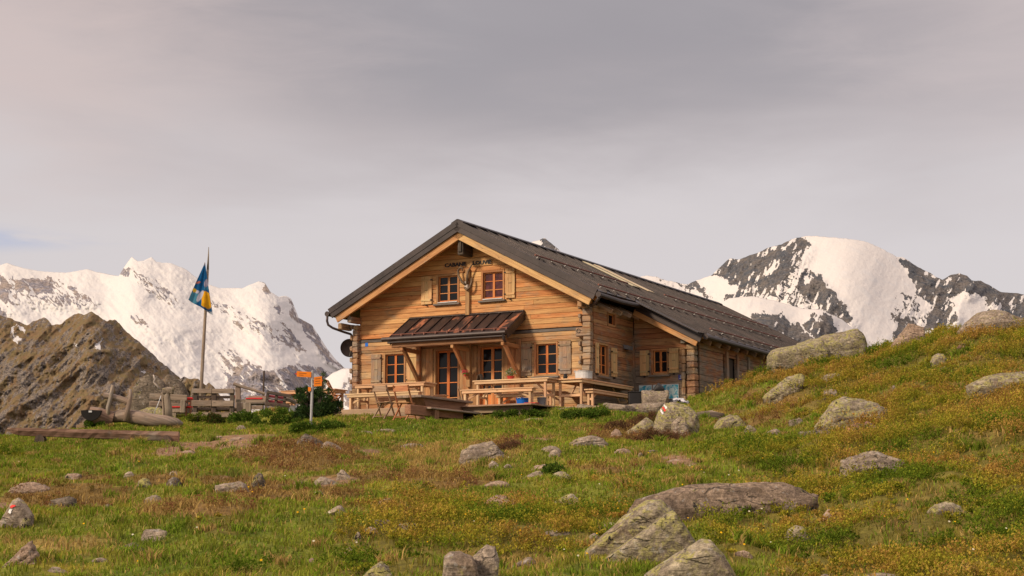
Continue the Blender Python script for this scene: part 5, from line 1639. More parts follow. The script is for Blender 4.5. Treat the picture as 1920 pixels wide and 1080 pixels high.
L = [
 (952, 1012, 1039, 1062, 'wedl', 'rock', 'low stone touching the right side of the blocky bottom boulder', .2),
 (1585, 1634, 786, 812, 'dome', 'rockred', 'dull red rounded stone below the large sloping boulder', 0),
 (1612, 1660, 784, 808, 'wedr', 'rockred', 'bright orange red stone beside the dull red one', 0),
 (1590, 1634, 806, 818, 'flat', 'rock', 'small pale stone in front of the red stones', 0),
 (1744, 1782, 655, 681, 'dome', 'rocklichen', 'lone yellowish lumpy rock high on the right slope', 0),
 (1538, 1592, 695, 713, 'flat', 'rock', 'flat pale rock sunk in shrubs below the huge boulder', 0),
 (1742, 1792, 681, 699, 'wedl', 'rock', 'thin slab edge below the lumpy yellowish rock', .3),
 (1545, 1572, 724, 746, 'bloc', 'rock', 'small overhanging stone right of the cracked wedge', 0),
 (1336, 1406, 770, 802, 'dome', 'rocklichen', 'smooth dome of rock right of the marked boulder', .2),
 (1394, 1428, 792, 812, 'wedr', 'rocklichen', 'small pointed rock at the right end of the smooth dome', .5),
 (1418, 1472, 799, 817, 'wedl', 'rock', 'low grey rock between small pointed rock and red stones', .2),
 (1480, 1508, 778, 799, 'humps', 'rock', 'small grey brown stone left of the large sloping boulder', 0),
 (1500, 1566, 800, 817, 'humps', 'rockdark', 'dark low rock at the meadow edge below the sloping boulder', .1),
 (1066, 1142, 810, 836, 'flat', 'rock', 'broad flat topped rock in the meadow left of the brown bushes', .1),
 (1142, 1170, 800, 822, 'dome', 'rockpink', 'pinkish rounded stone at the left end of the heather bush', 0),
 (1008, 1056, 831, 848, 'dome', 'rock', 'small humped rock between pale humped boulder and flat topped rock', 0),
 (1028, 1052, 840, 855, 'dome', 'rock', 'pebble sized rounded stone against the small humped rock', 0),
 (968, 1030, 878, 897, 'wedl', 'rock', 'left rock of the trio in the centre of the meadow', .3),
 (990, 1050, 866, 884, 'flat', 'rockpink', 'flat pinkish rock at the back of the meadow trio', .2),
 (1030, 1074, 878, 898, 'dome', 'rocklichen', 'round right hand rock of the meadow trio', 0),
 (914, 944, 860, 878, 'wedr', 'rock', 'angular stone just below the pale humped boulder', .3),
 (942, 962, 867, 878, 'dome', 'rock', 'tiny stone beside the angular one below the pale boulder', 0),
 (905, 962, 897, 913, 'flat', 'rockpink', 'low pinkish slab left of the meadow trio', .2),
 (896, 1016, 922, 951, 'wedr', 'rockpink', 'long roof shaped rock with rusty patches in the centre', .2),
 (1024, 1092, 919, 944, 'wedl', 'rocklichen', 'slim slanting slab right of the roof shaped rock', .4),
 (1150, 1186, 837, 851, 'flat', 'rockpink', 'low stone in the short grass below the heather', 0),
 (1194, 1208, 845, 858, 'dome', 'rock', 'tiny upright stone in the short grass', 0),
 (1212, 1238, 841, 850, 'flat', 'rockdark', 'tiny dark stone right of the tiny upright one', 0),
 (1116, 1172, 974, 997, 'flat', 'rock', 'low rounded rock behind the left tip of the slanting boulder', 0),
 (1102, 1126, 996, 1012, 'dome', 'rock', 'small stone at the left tip of the slanting boulder', 0),
 (1004, 1072, 992, 1006, 'slab', 'rock', 'thin stone half hidden in bilberry left of the slanting boulder', .1),
 (1470, 1522, 977, 1012, 'dome', 'rocklichen', 'grey rounded rock wrapped by shrubs on the lower right', 0),
 (1530, 1568, 947, 976, 'wedl', 'rockpink', 'tilted stone above the rounded one on the lower right', .5),
 (1738, 1816, 932, 967, 'flat', 'rocklichen', 'pale rock in dry grass on the right slope', .1),
 (1650, 1674, 894, 912, 'wedr', 'rock', 'small rock under the pale craggy boulder', 0),
 (1604, 1706, 1069, 1094, 'flat', 'rock', 'wide stone cut by the bottom edge at the right', .1),
 (1536, 1560, 1073, 1086, 'dome', 'rock', 'little round stone at the bottom edge beside the wide one', 0),
 (1458, 1486, 1058, 1082, 'humps', 'rocklichen', 'knobbly stone at the bottom right of the black spotted wedge', 0),
 (1374, 1412, 1029, 1044, 'flat', 'rockpink', 'flat reddish stone right of the black spotted wedge', 0),
 (1706, 1738, 1028, 1048, 'flat', 'rock', 'small pale stone low on the right slope', 0),
 (1790, 1822, 778, 800, 'wedl', 'rock', 'stone in dry grass on the middle right slope', .4),
 (1660, 1684, 718, 738, 'wedl', 'rock', 'small grey stone between the cracked wedge and right edge slab', .3),
 (120, 152, 884, 899, 'bloc', 'rockpink', 'pink stone at the right end of the long flat slab', 0),
 (88, 142, 925, 948, 'humps', 'rockdark', 'rough dark rock in brown heather on the left', .2),
 (228, 252, 880, 896, 'dome', 'rock', 'first round stone of the row below the log bench', 0),
 (250, 284, 891, 914, 'dome', 'rocklichen', 'larger mossy stone in the row below the log bench', 0),
 (307, 341, 889, 912, 'dome', 'rockdark', 'dark rounded stone ending the row below the log bench', 0),
 (314, 336, 880, 892, 'dome', 'rock', 'light cap stone resting behind the dark rounded one', 0),
 (262, 308, 922, 948, 'dome', 'rock', 'finely cracked layered rock in dry grass', .5),
 (190, 210, 942, 954, 'dome', 'rock', 'tiny stone between rough dark rock and layered rock', 0),
 (400, 466, 896, 922, 'humps', 'rock', 'large layered brownish rock in heather left of the upright stone', .3),
 (468, 498, 879, 914, 'dome', 'rockdark', 'egg shaped dark stone standing upright in heather', 0),
 (186, 272, 1012, 1036, 'wedl', 'rockdark', 'dark ledge of rock on the lower left', .2),
 (264, 314, 986, 1016, 'bloc', 'rock', 'blocky grey rock at the upper end of the dark ledge', .2),
 (0, 74, 1004, 1058, 'wedl', 'rockpink', 'steep layered rock at the lower left edge', .7),
 (84, 132, 1060, 1074, 'wedr', 'rock', 'thin flat stone near the bottom left corner', .1),
 (168, 204, 1043, 1054, 'flat', 'rock', 'flat sliver of stone under the dark ledge', 0),
 (552, 612, 808, 832, 'wedr', 'rockdark', 'angular rock at the foot of the trail signpost', .3),
 (596, 648, 822, 842, 'wedr', 'rock', 'lower rock running right from the signpost foot', .2),
 (628, 664, 875, 899, 'wedr', 'rock', 'mossy rock at the right end of the heather hummock', .4),
 (585, 640, 889, 908, 'wedr', 'rock', 'long tilted slab in the hollow under the heather hummock', .2),
 (553, 582, 900, 912, 'wedr', 'rockdark', 'small dark slab left of the long tilted slab', .2),
 (583, 606, 918, 928, 'wedl', 'rock', 'small grey stone under the long tilted slab', 0),
 (598, 652, 941, 966, 'wedl', 'rock', 'whale backed stone below the heather hummock', .2),
 (694, 742, 930, 945, 'wedl', 'rockpink', 'low pinkish stone right of the whale backed one', 0),
 (698, 734, 969, 988, 'bloc', 'rockdark', 'topmost dark rock of the cluster in yellow bilberry', 0),
 (674, 712, 984, 1004, 'dome', 'rock', 'middle grey rock of the cluster in yellow bilberry', 0),
 (655, 678, 992, 1016, 'wedl', 'rock', 'lowest rock of the cluster in yellow bilberry', 0),
 (734, 792, 975, 996, 'flat', 'rock', 'right hand flat rock of the cluster in yellow bilberry', 0),
 (644, 664, 1023, 1040, 'dome', 'rockpink', 'pale stone below the bilberry cluster', 0),
 (576, 592, 1043, 1057, 'dome', 'rockpink', 'small pinkish pebble stone near the bottom centre left', 0),
 (438, 462, 794, 808, 'dome', 'rock', 'small lumpy stone between the path and pallet seats', 0),
 (748, 798, 828, 838, 'flat', 'rock', 'flat stone in the grass below the picnic table', 0),
 (700, 746, 802, 809, 'flat', 'rock', 'flat grey stone in front of the folding chairs', 0),
 (398, 420, 815, 822, 'dome', 'rockpink', 'stone at the upper edge of the worn path', 0),
 (428, 462, 817, 826, 'flat', 'rockpink', 'flat stone lying across the worn path', 0),
 (370, 386, 838, 846, 'dome', 'rockpink', 'stone in the lower bend of the worn path', 0),
 (340, 366, 842, 849, 'flat', 'rockpink', 'pale flat stone at the lower left of the worn path', 0),
 (940, 958, 786, 794, 'dome', 'rock', 'small white grey stone in the bank below the terrace', 0),
 (980, 1022, 782, 790, 'slab', 'rock', 'flat step stone in the bank below the terrace', 0),
 (1252, 1282, 858, 866, 'flat', 'rockpink', 'flat stone in the bare earth patch', 0),
 (1286, 1304, 868, 876, 'dome', 'rockpink', 'small round stone at the right of the bare earth patch', 0),
 (660, 700, 806, 812, 'flat', 'rock', 'thin grey stone left of the folding chairs', 0),
 (860, 886, 802, 809, 'flat', 'rock', 'thin stone in the grass under the picnic table end', 0),
 (1796, 1820, 640, 652, 'dome', 'rockred', 'small reddish stone near the skyline on the right', 0),
 (1760, 1800, 617, 626, 'flat', 'rock', 'low grey slab left of the skyline boulder', 0),
]
for r in L:
    d = .8 if r[4] in ('dome', 'bloc', 'humps') else .55
    R_(*r[:7], depth=d, rough=.08, sink=.22, blunt=.35, sub=2 if r[1] - r[0] < 60 else 3, strata=r[7])
R_(1356, 1384, 724, 742, 'bloc', 'rock', 'stone against the foot of the wing wall', Y=44.2) if False else None

# ------------------------------------------------------------------ terrace
ter = empty('terrace', house(0, 0, 0), HR, 'wooden terrace platform with a thick edge beam in front of the cabin', 'terrace')
q = MB()
y = -3.56; i = 0
while y < -0.06:
    a = -6.05 + 0; b = 0.0 if y < -2.0 else 1.3
    if y > -2.6: a = -9.3
    x = a
    q.box(a, -3.2, y, y + .135, 2.735, 2.775, .004); q.box(-3.195, b, y, y + .135, 2.735, 2.775, .004)
    y += .14
q.build('deck_board', M['deckwood'], ter)
q = MB()
q.beam((-6.08, -3.66, 2.66), (-3.0, -3.46, 2.67), .12, .23, .012, jit=.004); q.beam((-2.99, -3.455, 2.67), (-.15, -3.24, 2.68), .12, .21, .012, jit=.004)
q.beam((-6.05, -3.6, 2.64), (-6.05, -2.6, 2.64), .12, .2, .01); q.beam((-9.3, -2.62, 2.66), (-6.1, -2.62, 2.66), .12, .2, .01)
q.split('edge_beam', M['deckwood'], ter)
q = MB()
for x in (-5.8, -4.4, -3.0, -1.6, -.4, -8, -9): q.box(x - .1, x + .1, -3.4 if x > -6 else -2.6, -3.2 if x > -6 else -2.4, 2.2, 2.57, .02)
q.split('pier', M['sill'], ter)
for i, (x0, x1, y0, z0, lab) in enumerate(((-.10, .52, -2.62, 2.52, 'thick pale block'), (.50, 1.10, -2.2, 2.64, None), (1.12, 1.85, -2.0, 2.66, None))):
    pr = [(x - (x0 + x1) / 2, z) for x, z in ((x0, 0), (x0 + .02, .19), (x1 - .05, .2 if i == 0 else .10), (x1, .02))]
    me = rock_mesh('paving_slab', pr, .9, 500 + i, .02, 3)
    o = link('paving_slab', me, M['rock'], ter, True); o.location = ((x0 + x1) / 2, y0 + .1, z0 + .01)

TZ = 2.78


def legs(t, xs, ys, h, w, mat, splay=0):
    for x in xs:
        for y_ in ys:
            q = MB(); q.box(x - w / 2, x + w / 2, y_ - w / 2, y_ + w / 2, 0, h, .004); q.build('leg', M[mat], t)


def table(name, s, b, L, Wd, h, rz, label, cat, mat='pine', group=None, brace=True, z=TZ, apron=.07):
    """L along x, Wd along y, centred"""
    t = empty(name, house(s, b, z), HR + rz, label, cat, group)
    q = MB(); n = 4 if Wd > .4 else 2; w = Wd / n
    for i in range(n): q.box(-L / 2, L / 2, -Wd / 2 + i * w + .002, -Wd / 2 + (i + 1) * w - .002, h - .03, h, .004)
    q.build('tabletop' if n == 4 else 'seat', M[mat], t)
    q = MB(); e = .05
    q.box(-L / 2 + e, L / 2 - e, -Wd / 2 + .02, -Wd / 2 + .045, h - .03 - apron, h - .032, .003); q.box(-L / 2 + e, L / 2 - e, Wd / 2 - .045, Wd / 2 - .02, h - .03 - apron, h - .032, .003)
    q.box(-L / 2 + e, -L / 2 + e + .025, -Wd / 2 + .046, Wd / 2 - .046, h - .03 - apron, h - .032, .003); q.box(L / 2 - e - .025, L / 2 - e, -Wd / 2 + .046, Wd / 2 - .046, h - .03 - apron, h - .032, .003)
    q.build('apron', M[mat], t)
    lx = L / 2 - .13; ly = Wd / 2 - .075
    legs(t, (-lx, lx), (-ly, ly), h - .035, .06, mat)
    q = MB()
    for x in (-lx, lx): q.box(x - .018, x + .018, -ly + .03, ly - .03, h * .38, h * .38 + .06, .003)
    q.split('stretcher', M[mat], t)
    if brace:
        q = MB()
        for sx in (-1, 1): q.beam((sx * lx, 0, h * .42), (sx * (lx - .42), 0, h - .06), .03, .05, .003)
        q.split('brace', M[mat], t)
    return t


G = 'new pine tables and benches on the terrace'
table('outdoor_table', -4.88, -2.22, 2.30, .62, .75, 0.0, 'long pale pine table on the terrace left of the door', 'table', group=G)
table('outdoor_bench', -4.75, -2.93, 2.30, .26, .46, 0.03, 'pine bench in front of the left terrace table', 'bench', group=G)
table('outdoor_bench', -4.75, -1.55, 2.20, .26, .46, 0.0, 'pine bench behind the left terrace table against the cabin', 'bench', group=G)
table('outdoor_table', -1.36, -1.86, 2.26, .62, .75, 0.0, 'long pale pine table below the right ground floor window', 'table', group=G)
table('outdoor_bench', -1.40, -2.72, 2.14, .26, .46, 0.02, 'pine bench in front of the table with the flower pot', 'bench', group=G)
table('outdoor_bench', -1.30, -1.10, 2.1, .26, .46, 0.0, 'pine bench between the flower pot table and the cabin wall', 'bench', group=G)
table('outdoor_table', 0.06, 0.10 - .05, 3.30, .76, .75, math.pi / 2, 'long pine table set end on at the cabin corner with a metal tub on it', 'table', group=G)
table('outdoor_bench', 0.62, -.20, 2.75, .26, .46, math.pi / 2, 'rightmost pine bench running back beside the end on table', 'bench', group=G)
table('outdoor_bench', -0.50, -.55, 2.40, .26, .46, math.pi / 2, 'pine bench on the left side of the end on table', 'bench', group=G)
table('outdoor_table', -7.75, -1.95, 1.9, .62, .70, 0.0, 'pine table at the far left end of the terrace behind the mountain pine', 'table', group=G)
table('outdoor_bench', -7.75, -2.42, 1.9, .26, .42, 0.0, 'low pine bench at the far left end of the terrace', 'bench', group=G)


def folding_chair(loc, rz, label, mat='chair', slat=1):
    t = empty('folding_chair', loc, rz, label, 'chair', 'wooden folding chairs')
    for x in (-.20, .20):
        q = MB(); q.beam((x, -.16, .86), (x, .30, 0.0), .028, .042, .004, (0, 1, 0)); q.build('back_leg', M[mat], t)
    for x in (-.17, .17):
        q = MB(); q.beam((x, -.20, 0.0), (x, .22, .44), .028, .042, .004, (0, 1, 0)); q.build('front_leg', M[mat], t)
    q = MB()
    for i in range(6): q.box(-.19, .19, -.08 + i * .058, -.08 + i * .058 + .048, .435, .452, .003)
    q.build('seat', M[mat], t)
    q = MB()
    if slat == 1: q.beam((0, -.178, .70), (0, -.118, .85), .41, .014, .003, (0, 1, 0)) if False else q.beam((-.205, -.135, .775), (.205, -.135, .775), .014, .16, .004, (0, 0.45, 1))
    else:
        for z in (.68, .76, .84): q.beam((-.205, -.16 + (.86 - z) * .53, z), (.205, -.16 + (.86 - z) * .53, z), .014, .045, .003)
    q.split('backrest', M[mat], t)
    q = MB(); q.tube([(-.17, -.12, .09), (.17, -.12, .09)], .012, 6); q.tube([(-.2, .24, .12), (.2, .24, .12)], .012, 6)
    q.split('stretcher', M[mat], t)
    return t


def onground(px, py, y0=8):
    P = ground(px, py, y0); return (P[0], P[1], gz(P[0], P[1]))


folding_chair(onground(717, 788), -0.50, 'worn folding chair left of the picnic table with its back to us', 'chairgrey')
folding_chair(onground(756, 790), -0.42, 'orange brown folding chair nearest the picnic table with a broad backrest', 'chair')
folding_chair(house(-6.35, -3.05, TZ), HR - 1.15, 'slatted folding chair seen from the side at the left end of the terrace', 'chair', 3)
folding_chair(house(-4.55, -2.75 + 1.55, TZ), HR + 0.1, 'folding chair with broad orange backrest in front of the glass door', 'chair')

# ---- old picnic table standing in the grass
P0 = at(733, 738, 39.6); A_ = at(790, 737.5, 39.0); B_ = at(887, 755, 41.2)
ang = math.atan2(B_[1] - A_[1], B_[0] - A_[0])
pc = (A_ + B_) / 2
pl = math.hypot(B_[1] - A_[1], B_[0] - A_[0])
dirx = np.array([math.cos(ang), math.sin(ang), 0]); diry = np.array([-math.sin(ang), math.cos(ang), 0])
pcw = pc + diry * .36
gp_ = gz(pcw[0], pcw[1])
hT = pc[2] - gp_
pic = empty('picnic_table', (pcw[0], pcw[1], gp_), ang, 'old brown picnic table with a trough shaped base and side bench in the grass', 'picnic table')
q = MB()
for i in range(4): q.box(-pl / 2, pl / 2, -.36 + i * .185, -.36 + i * .185 + .18, hT - .055, hT, .008, None, .002)
q.build('tabletop', M['greywood'], pic)
q = MB(); q.prism([(-pl / 2 + .25, hT - .06), (pl / 2 - .15, hT - .06), (pl / 2 - .45, hT - .33), (-pl / 2 + .45, hT - .33)], -.26, .26); q.build('trough_base', M['redwood'], pic)
q = MB(); q.box(-pl / 2 + .35, -pl / 2 + .6, -.28, .28, -.1, hT - .31, .01); q.box(pl / 2 - .75, pl / 2 - .5, -.28, .28, -.1, hT - .31, .01); q.split('support', M['redwood'], pic)
q = MB(); q.box(-pl / 2 - .15, pl / 2 + .2, -.74, -.42, hT - .36, hT - .315, .008, None, .003); q.build('bench_seat', M['greywood'], pic)
q = MB(); q.box(-pl / 2 + .1, -pl / 2 + .28, -.70, -.46, -.1, hT - .36, .01); q.box(pl / 2 - .12, pl / 2 + .06, -.72, -.46, -.15, hT - .36, .01)
q.split('bench_support', M['redwood'], pic)
q = MB(); q.box(-pl / 2 - .85, pl / 2 - .9, -.60, -.42, 0.02, .26, .015, None, .004); q.box(-pl / 2 + .6, pl / 2 + .05, -.28, -.12, -.05, .12, .01)
q.split('ground_beam', M['redwood'], pic)

# ---- things standing on and under the terrace tables
def lathe(mb, prof, n=20, r=None):
    vs = []; fs = []
    for rad, z in prof:
        vs += [(rad * math.cos(2 * math.pi * i / n), rad * math.sin(2 * math.pi * i / n), z) for i in range(n)]
    for k in range(len(prof) - 1):
        fs += [(k * n + i, k * n + (i + 1) % n, (k + 1) * n + (i + 1) % n, (k + 1) * n + i) for i in range(n)]
    fs.append(tuple(range(n - 1, -1, -1))); fs.append(tuple((len(prof) - 1) * n + i for i in range(n)))
    mb.add(vs, fs, None, r)


t = empty('metal_tub', house(0.26, -1.10, TZ + .75), HR, 'pale round metal tub standing on the end on table', 'tub')
q = MB(); lathe(q, [(.19, 0), (.225, .02), (.235, .19), (.245, .20), (.245, .215), (.22, .215), (.20, .04)]); q.build('body', M['enamel'], t, False)
q = MB(); q.tube([(-.24, 0, .17), (-.29, 0, .22), (-.24, 0, .26)], .008, 6); q.build('handle', M['steel'], t)
t = empty('jug', house(-0.12, -1.42, TZ + .75), HR, 'small dark wire jug left of the metal tub', 'jug')
q = MB(); lathe(q, [(.05, 0), (.06, .06), (.04, .12), (.045, .14)], 12); q.build('body', M['iron'], t, True)
q = MB(); q.tube([(.045, 0, .12), (.09, 0, .10), (.05, 0, .03)], .007, 6); q.build('handle', M['iron'], t)
t = empty('blue_tub', house(-.85, -2.42, TZ), HR, 'bright blue plastic tub under the pine bench', 'tub')
q = MB(); lathe(q, [(.14, 0), (.17, .19), (.185, .195), (.185, .215), (.16, .215), (.13, .03)]); q.build('body', M['blue'], t)
q = MB(); q.tube([(-.05, -.19, .20), (0, -.20, .225), (.05, -.19, .20)], .008, 6); q.build('handle', M['white'], t)
t = empty('grey_bucket', house(-.34, -2.35, TZ), HR, 'grey bucket right of the blue tub', 'bucket')
q = MB(); lathe(q, [(.09, 0), (.12, .2), (.13, .205), (.13, .22), (.11, .22), (.09, .02)]); q.build('body', M['grey'], t)
q = MB(); q.tube([(-.12, 0, .2), (0, 0, .29), (.12, 0, .2)], .006, 6); q.build('handle', M['steel'], t)
t = empty('storage_crate', house(-.42, -2.75, TZ - .06), HR, 'low dark crate with a red rim beneath the grey bucket', 'crate')
q = MB(); q.box(-.16, .16, -.10, .10, 0, .10, .01); q.build('body', M['grey'], t)
q = MB(); q.box(-.165, .165, -.105, .105, .10, .125, .004); q.build('rim', M['terracotta'], t)
t = empty('flower_pot', house(-1.42, -2.02, TZ + .75), HR, 'red flower pot with a bushy green plant on the pine table', 'flower pot')
q = MB(); lathe(q, [(.07, 0), (.10, .08), (.105, .09), (.09, .09), (.07, .03)], 16); q.build('pot', M['terracotta'], t)
n = 260; V = []; Fc = []; cl = []
for i in range(n):
    a = NR.uniform(0, 6.28); r = NR.uniform(0, .15); z = .08 + NR.uniform(0, .22) * (1 - r * 3); s_ = .035
    x, y = r * math.cos(a), r * math.sin(a); b = NR.uniform(0, 6.28)
    V += [(x, y, z), (x + s_ * .3 * math.cos(b + 1.5), y + s_ * .3 * math.sin(b + 1.5), z + s_ * .6), (x + s_ * math.cos(b), y + s_ * math.sin(b), z + s_)]
    Fc.append((3 * i, 3 * i + 1, 3 * i + 2)); c_ = (.10, .15, .04) if NR.random() < .8 else (.5, .5, .42); cl += [c_] * 3
link('foliage', mesh_np('foliage', V, Fc, cl), M['leaf'], t)
t = empty('leaning_boards', house(-2.42, -2.0, TZ + .75), HR, 'two small menu boards leaning together on the left end of the table', 'menu boards')
q = MB(); q.beam((0, 0, 0), (.06, 0, .17), .16, .012, .002, (1, 0, 0)); q.beam((.14, 0, 0), (.09, 0, .18), .16, .012, .002, (1, 0, 0)); q.split('board', M['darkwood'], t)
t = empty('plate', house(-1.95, -1.95, TZ + .75), HR, 'small white plate lying on the pine table', 'plate')
q = MB(); lathe(q, [(.05, 0), (.09, .015), (.095, .02), (.08, .018)], 16); q.build('dish', M['white'], t)
for s_, b_, lab in ((-4.35, -2.15, 'thin light book lying on the left terrace table'),):
    t = empty('book', house(s_, b_, TZ + .75), HR + .3, lab, 'book')
    q = MB(); q.box(-.12, .12, -.08, .08, 0, .02, .003); q.build('cover', M['white'], t)
t = empty('wood_box', house(-2.55, -.35, TZ), HR, 'orange wooden box beside the porch post between the doors', 'box')
q = MB(); q.box(-.14, .14, -.12, .12, 0, .42, .008); q.build('body', M['orangeboard'], t)
q = MB(); q.box(-.16, .16, -.14, .14, .42, .45, .006); q.build('lid', M['casing'], t)
t = empty('walking_poles', house(-3.98, -.30, TZ), HR, 'dark walking poles leaning beside the glass door', 'walking poles')
for dx in (0, .07):
    q = MB(); q.tube([(dx - .02, 0, .72), (dx + .22, -.10, 0)], .010, 6); q.build('pole', M['black'], t)
t = empty('hanging_geranium', house(-3.72, -.42, 3.92), HR, 'small pink flowering plant fixed to the middle porch post', 'plant')
n = 120; V = []; Fc = []; cl = []
for i in range(n):
    a, e = NR.uniform(0, 6.28), NR.uniform(-1, 1); r = .09 * NR.random() ** .4
    x, y, z = r * math.cos(a), r * math.sin(a), e * .06 + .02; b = NR.uniform(0, 6.28); s_ = .03
    V += [(x, y, z), (x + s_ * math.cos(b), y, z + s_ * math.sin(b)), (x - s_ * math.sin(b), y - .01, z + s_ * math.cos(b))]
    Fc.append((3 * i, 3 * i + 1, 3 * i + 2)); cl += [(.5, .07, .09) if z > .0 and NR.random() < .7 else (.07, .13, .03)] * 3
link('flowers', mesh_np('flowers', V, Fc, cl), M['leaf'], t)
q = MB(); lathe(q, [(.03, -.09), (.045, -.02), (.03, -.02)], 10); q.build('pot', M['terracotta'], t)

# ---- objects right of the terrace
P = at(1192, 762, 42.2)
t = empty('black_chest', (P[0], P[1], P[2]), .05, 'black box standing between the pine bench and the stone block', 'box')
k = 42.2 / F
q = MB(); q.box(-.17, .165, 0, .3, 0, .37, .015); q.build('body', M['black'], t)
q = MB(); q.box(-.18, .175, -.01, .31, .372, .395, .008); q.build('lid', M['iron'], t)
me = rock_mesh('stone_block', [(-.35, 0), (-.36, .44), (-.33, .455), (.32, .46), (.355, .44), (.35, 0)], .5, 900, .012, 4)
P = at(1230, 762, 41.9)
o = link('stone_block', me, M['rock'], smooth=True); o.location = (P[0], P[1] + .06, P[2] - .02)
tag(o, 'squared mossy stone block with a dark stone on top beside the wing', 'stone block')
me = rock_mesh('dark_stone', [(-.15, 0), (-.11, .08), (-.03, .17), (.02, .17), (.10, .09), (.15, .02)], .26, 901, .03, 3)
o2 = link('dark_stone', me, M['black'], smooth=True); o2.location = (at(1237, 728, 41.9)[0], P[1] + .18, at(1237, 729, 42.05)[2] - .01)
tag(o2, 'pointed black stone resting on the squared stone block', 'stone')
P = at(1336, 742, 44.0)
me = rock_mesh('standing_stone', [(-.10, 0), (-.09, .10), (-.04, .21), (.02, .22), (.06, .12), (.10, 0)], .16, 902, .04, 3)
o = link('standing_stone', me, M['rock'], smooth=True); o.location = (P[0], P[1], P[2]); tag(o, 'small upright pointed stone set on the low wall by the wing corner', 'stone')
for i, (a, b, c, d, lab) in enumerate(((1297, 1318, 742, 758, 'left squared stone of the low wall at the wing corner'), (1316, 1348, 739, 755, 'longer pale stone of the low wall under the upright stone'))):
    R_(a, b, c, d, 'bloc', 'rockpink' if i == 0 else 'rock', lab, Y=43.9, depth=.8, rough=.03, sub=3, group='low dry stone wall at the wing corner')
# crumpled cloth on the marked boulder
P = at(1272, 753, float(ROCKS[8].location.y) + .35)
n = 26; V = []; Fc = []; cl = []
for i in range(n):
    for j in range(n):
        x, y = (i / (n - 1) - .5) * .40, (j / (n - 1) - .5) * .26
        z = .10 * (1 - (x / .22) ** 2) * (1 - (y / .16) ** 2) + .05 * (float(fbm(np.array([x * 22]), np.array([y * 22]), 5, 3)[0]) - .5)
        V.append((x, y, z)); cl.append((.62, .60, .62) if float(fbm(np.array([x * 14 + 4]), np.array([y * 14]), 9, 2)[0]) > .46 and x > -.12 else (.03, .03, .035))
for i in range(n - 1):
    for j in range(n - 1): Fc.append((i * n + j, (i + 1) * n + j, (i + 1) * n + j + 1, i * n + j + 1))
o = link('folded_cloth', mesh_np('folded_cloth', V, Fc, cl), M['leaf'], smooth=True); o.location = (P[0], P[1], P[2] - .03)
tag(o, 'crumpled white and black cloth lying on top of the marked boulder', 'cloth')


def paint(px0, polys, parent, dy=0.02):
    """trail marks: thin paint skin pressed onto the face of a boulder"""
    from mathutils.bvhtree import BVHTree
    bm = bmesh.new(); bm.from_mesh(parent.data); bv = BVHTree.FromBMesh(bm)
    for name, poly, mat in polys:
        xs = [p[0] for p in poly]; ys = [p[1] for p in poly]
        N = 14; vs = []; fs = []; ids = {}
        gx = np.linspace(min(xs), max(xs), N); gyy = np.linspace(min(ys), max(ys), N)
        GX, GY = np.meshgrid(gx, gyy)
        ins = inpoly(GX + (fbm(GX, GY, 4, 2) - .5) * 1.5, GY + (fbm(GX, GY, 6, 2) - .5) * 1.5, poly)
        for i in range(N):
            for j in range(N):
                r = FW + RT * (GX[i, j] - 960) / F + UP * (540 - GY[i, j]) / F
                d = Vector(r).normalized(); hit = bv.ray_cast(-Vector(parent.location) , d)
                if hit[0] is not None and ins[i, j]:
                    ids[(i, j)] = len(vs); vs.append(hit[0] - d * .010)
        for i in range(N - 1):
            for j in range(N - 1):
                kk = [(i, j), (i + 1, j), (i + 1, j + 1), (i, j + 1)]
                if all(q_ in ids for q_ in kk): fs.append(tuple(ids[q_] for q_ in kk))
        if fs:
            m_ = MB(); m_.add(vs, fs); m_.build(name, M[mat], parent, True)
    bm.free()


M['redpaint'] = plain('red_trail_paint', (0.60, 0.035, 0.03), 0.7, var=.3, scale=30)
M['whitepaint'] = plain('white_trail_paint', (0.66, 0.64, 0.61), 0.7, var=.2, scale=30)
paint(0, [('painted_mark', [(1242, 758), (1246, 757), (1252, 765), (1248, 768)], 'whitepaint'), ('painted_mark', [(1239, 761.5), (1242, 760), (1249.5, 769), (1246, 773)], 'redpaint'),
          ('painted_mark', [(1236, 767), (1239, 766), (1246, 775), (1242, 779)], 'whitepaint')], ROCKS[8])
paint(0, [('painted_mark', [(17, 951), (22, 946), (29, 946), (29, 949), (22, 953)], 'redpaint'), ('painted_mark', [(14, 961), (18, 954), (24, 954), (20, 964)], 'whitepaint')], ROCKS[15])

# ---- log bench at the left
P = at(15, 802, 33.0); Q = at(336, 810, 33.4)
gmid = gz((P[0] + Q[0]) / 2, (P[1] + Q[1]) / 2)
t = empty('log_bench', ((P[0] + Q[0]) / 2, (P[1] + Q[1]) / 2, gmid), math.atan2(Q[1] - P[1], Q[0] - P[0]), 'long half log bench lying in the grass at the left', 'bench')
hl = math.hypot(Q[0] - P[0], Q[1] - P[1]) / 2
zt = P[2] - gmid; zq = Q[2] - gmid
prof = []
q = MB(); nseg = 30
for i in range(nseg + 1):
    f = i / nseg; x = -hl + 2 * hl * f; z = zt + (zq - zt) * f; e = .5 if i in (0,) else (.8 if i == 1 else 1)
    w_ = .15 * e; h_ = (.15 + .05 * f) * e
    for a, b in ((-w_, 0), (w_, 0), (w_ * 1.05, -.4 * h_), (w_ * .7, -h_), (-w_ * .7, -h_), (-w_ * 1.05, -.4 * h_)):
        prof.append((x, a + RND.uniform(-.008, .008), z + b + RND.uniform(-.006, .006)))
fs = [tuple(range(6)), tuple(nseg * 6 + i for i in range(5, -1, -1))]
for i in range(nseg): fs += [(i * 6 + k, i * 6 + (k + 1) % 6, (i + 1) * 6 + (k + 1) % 6, (i + 1) * 6 + k) for k in range(6)]
q.add(prof, fs, [(a, b * 1.0, c) for a, b, c in prof]); q.build('half_log', M['planklog'], t)
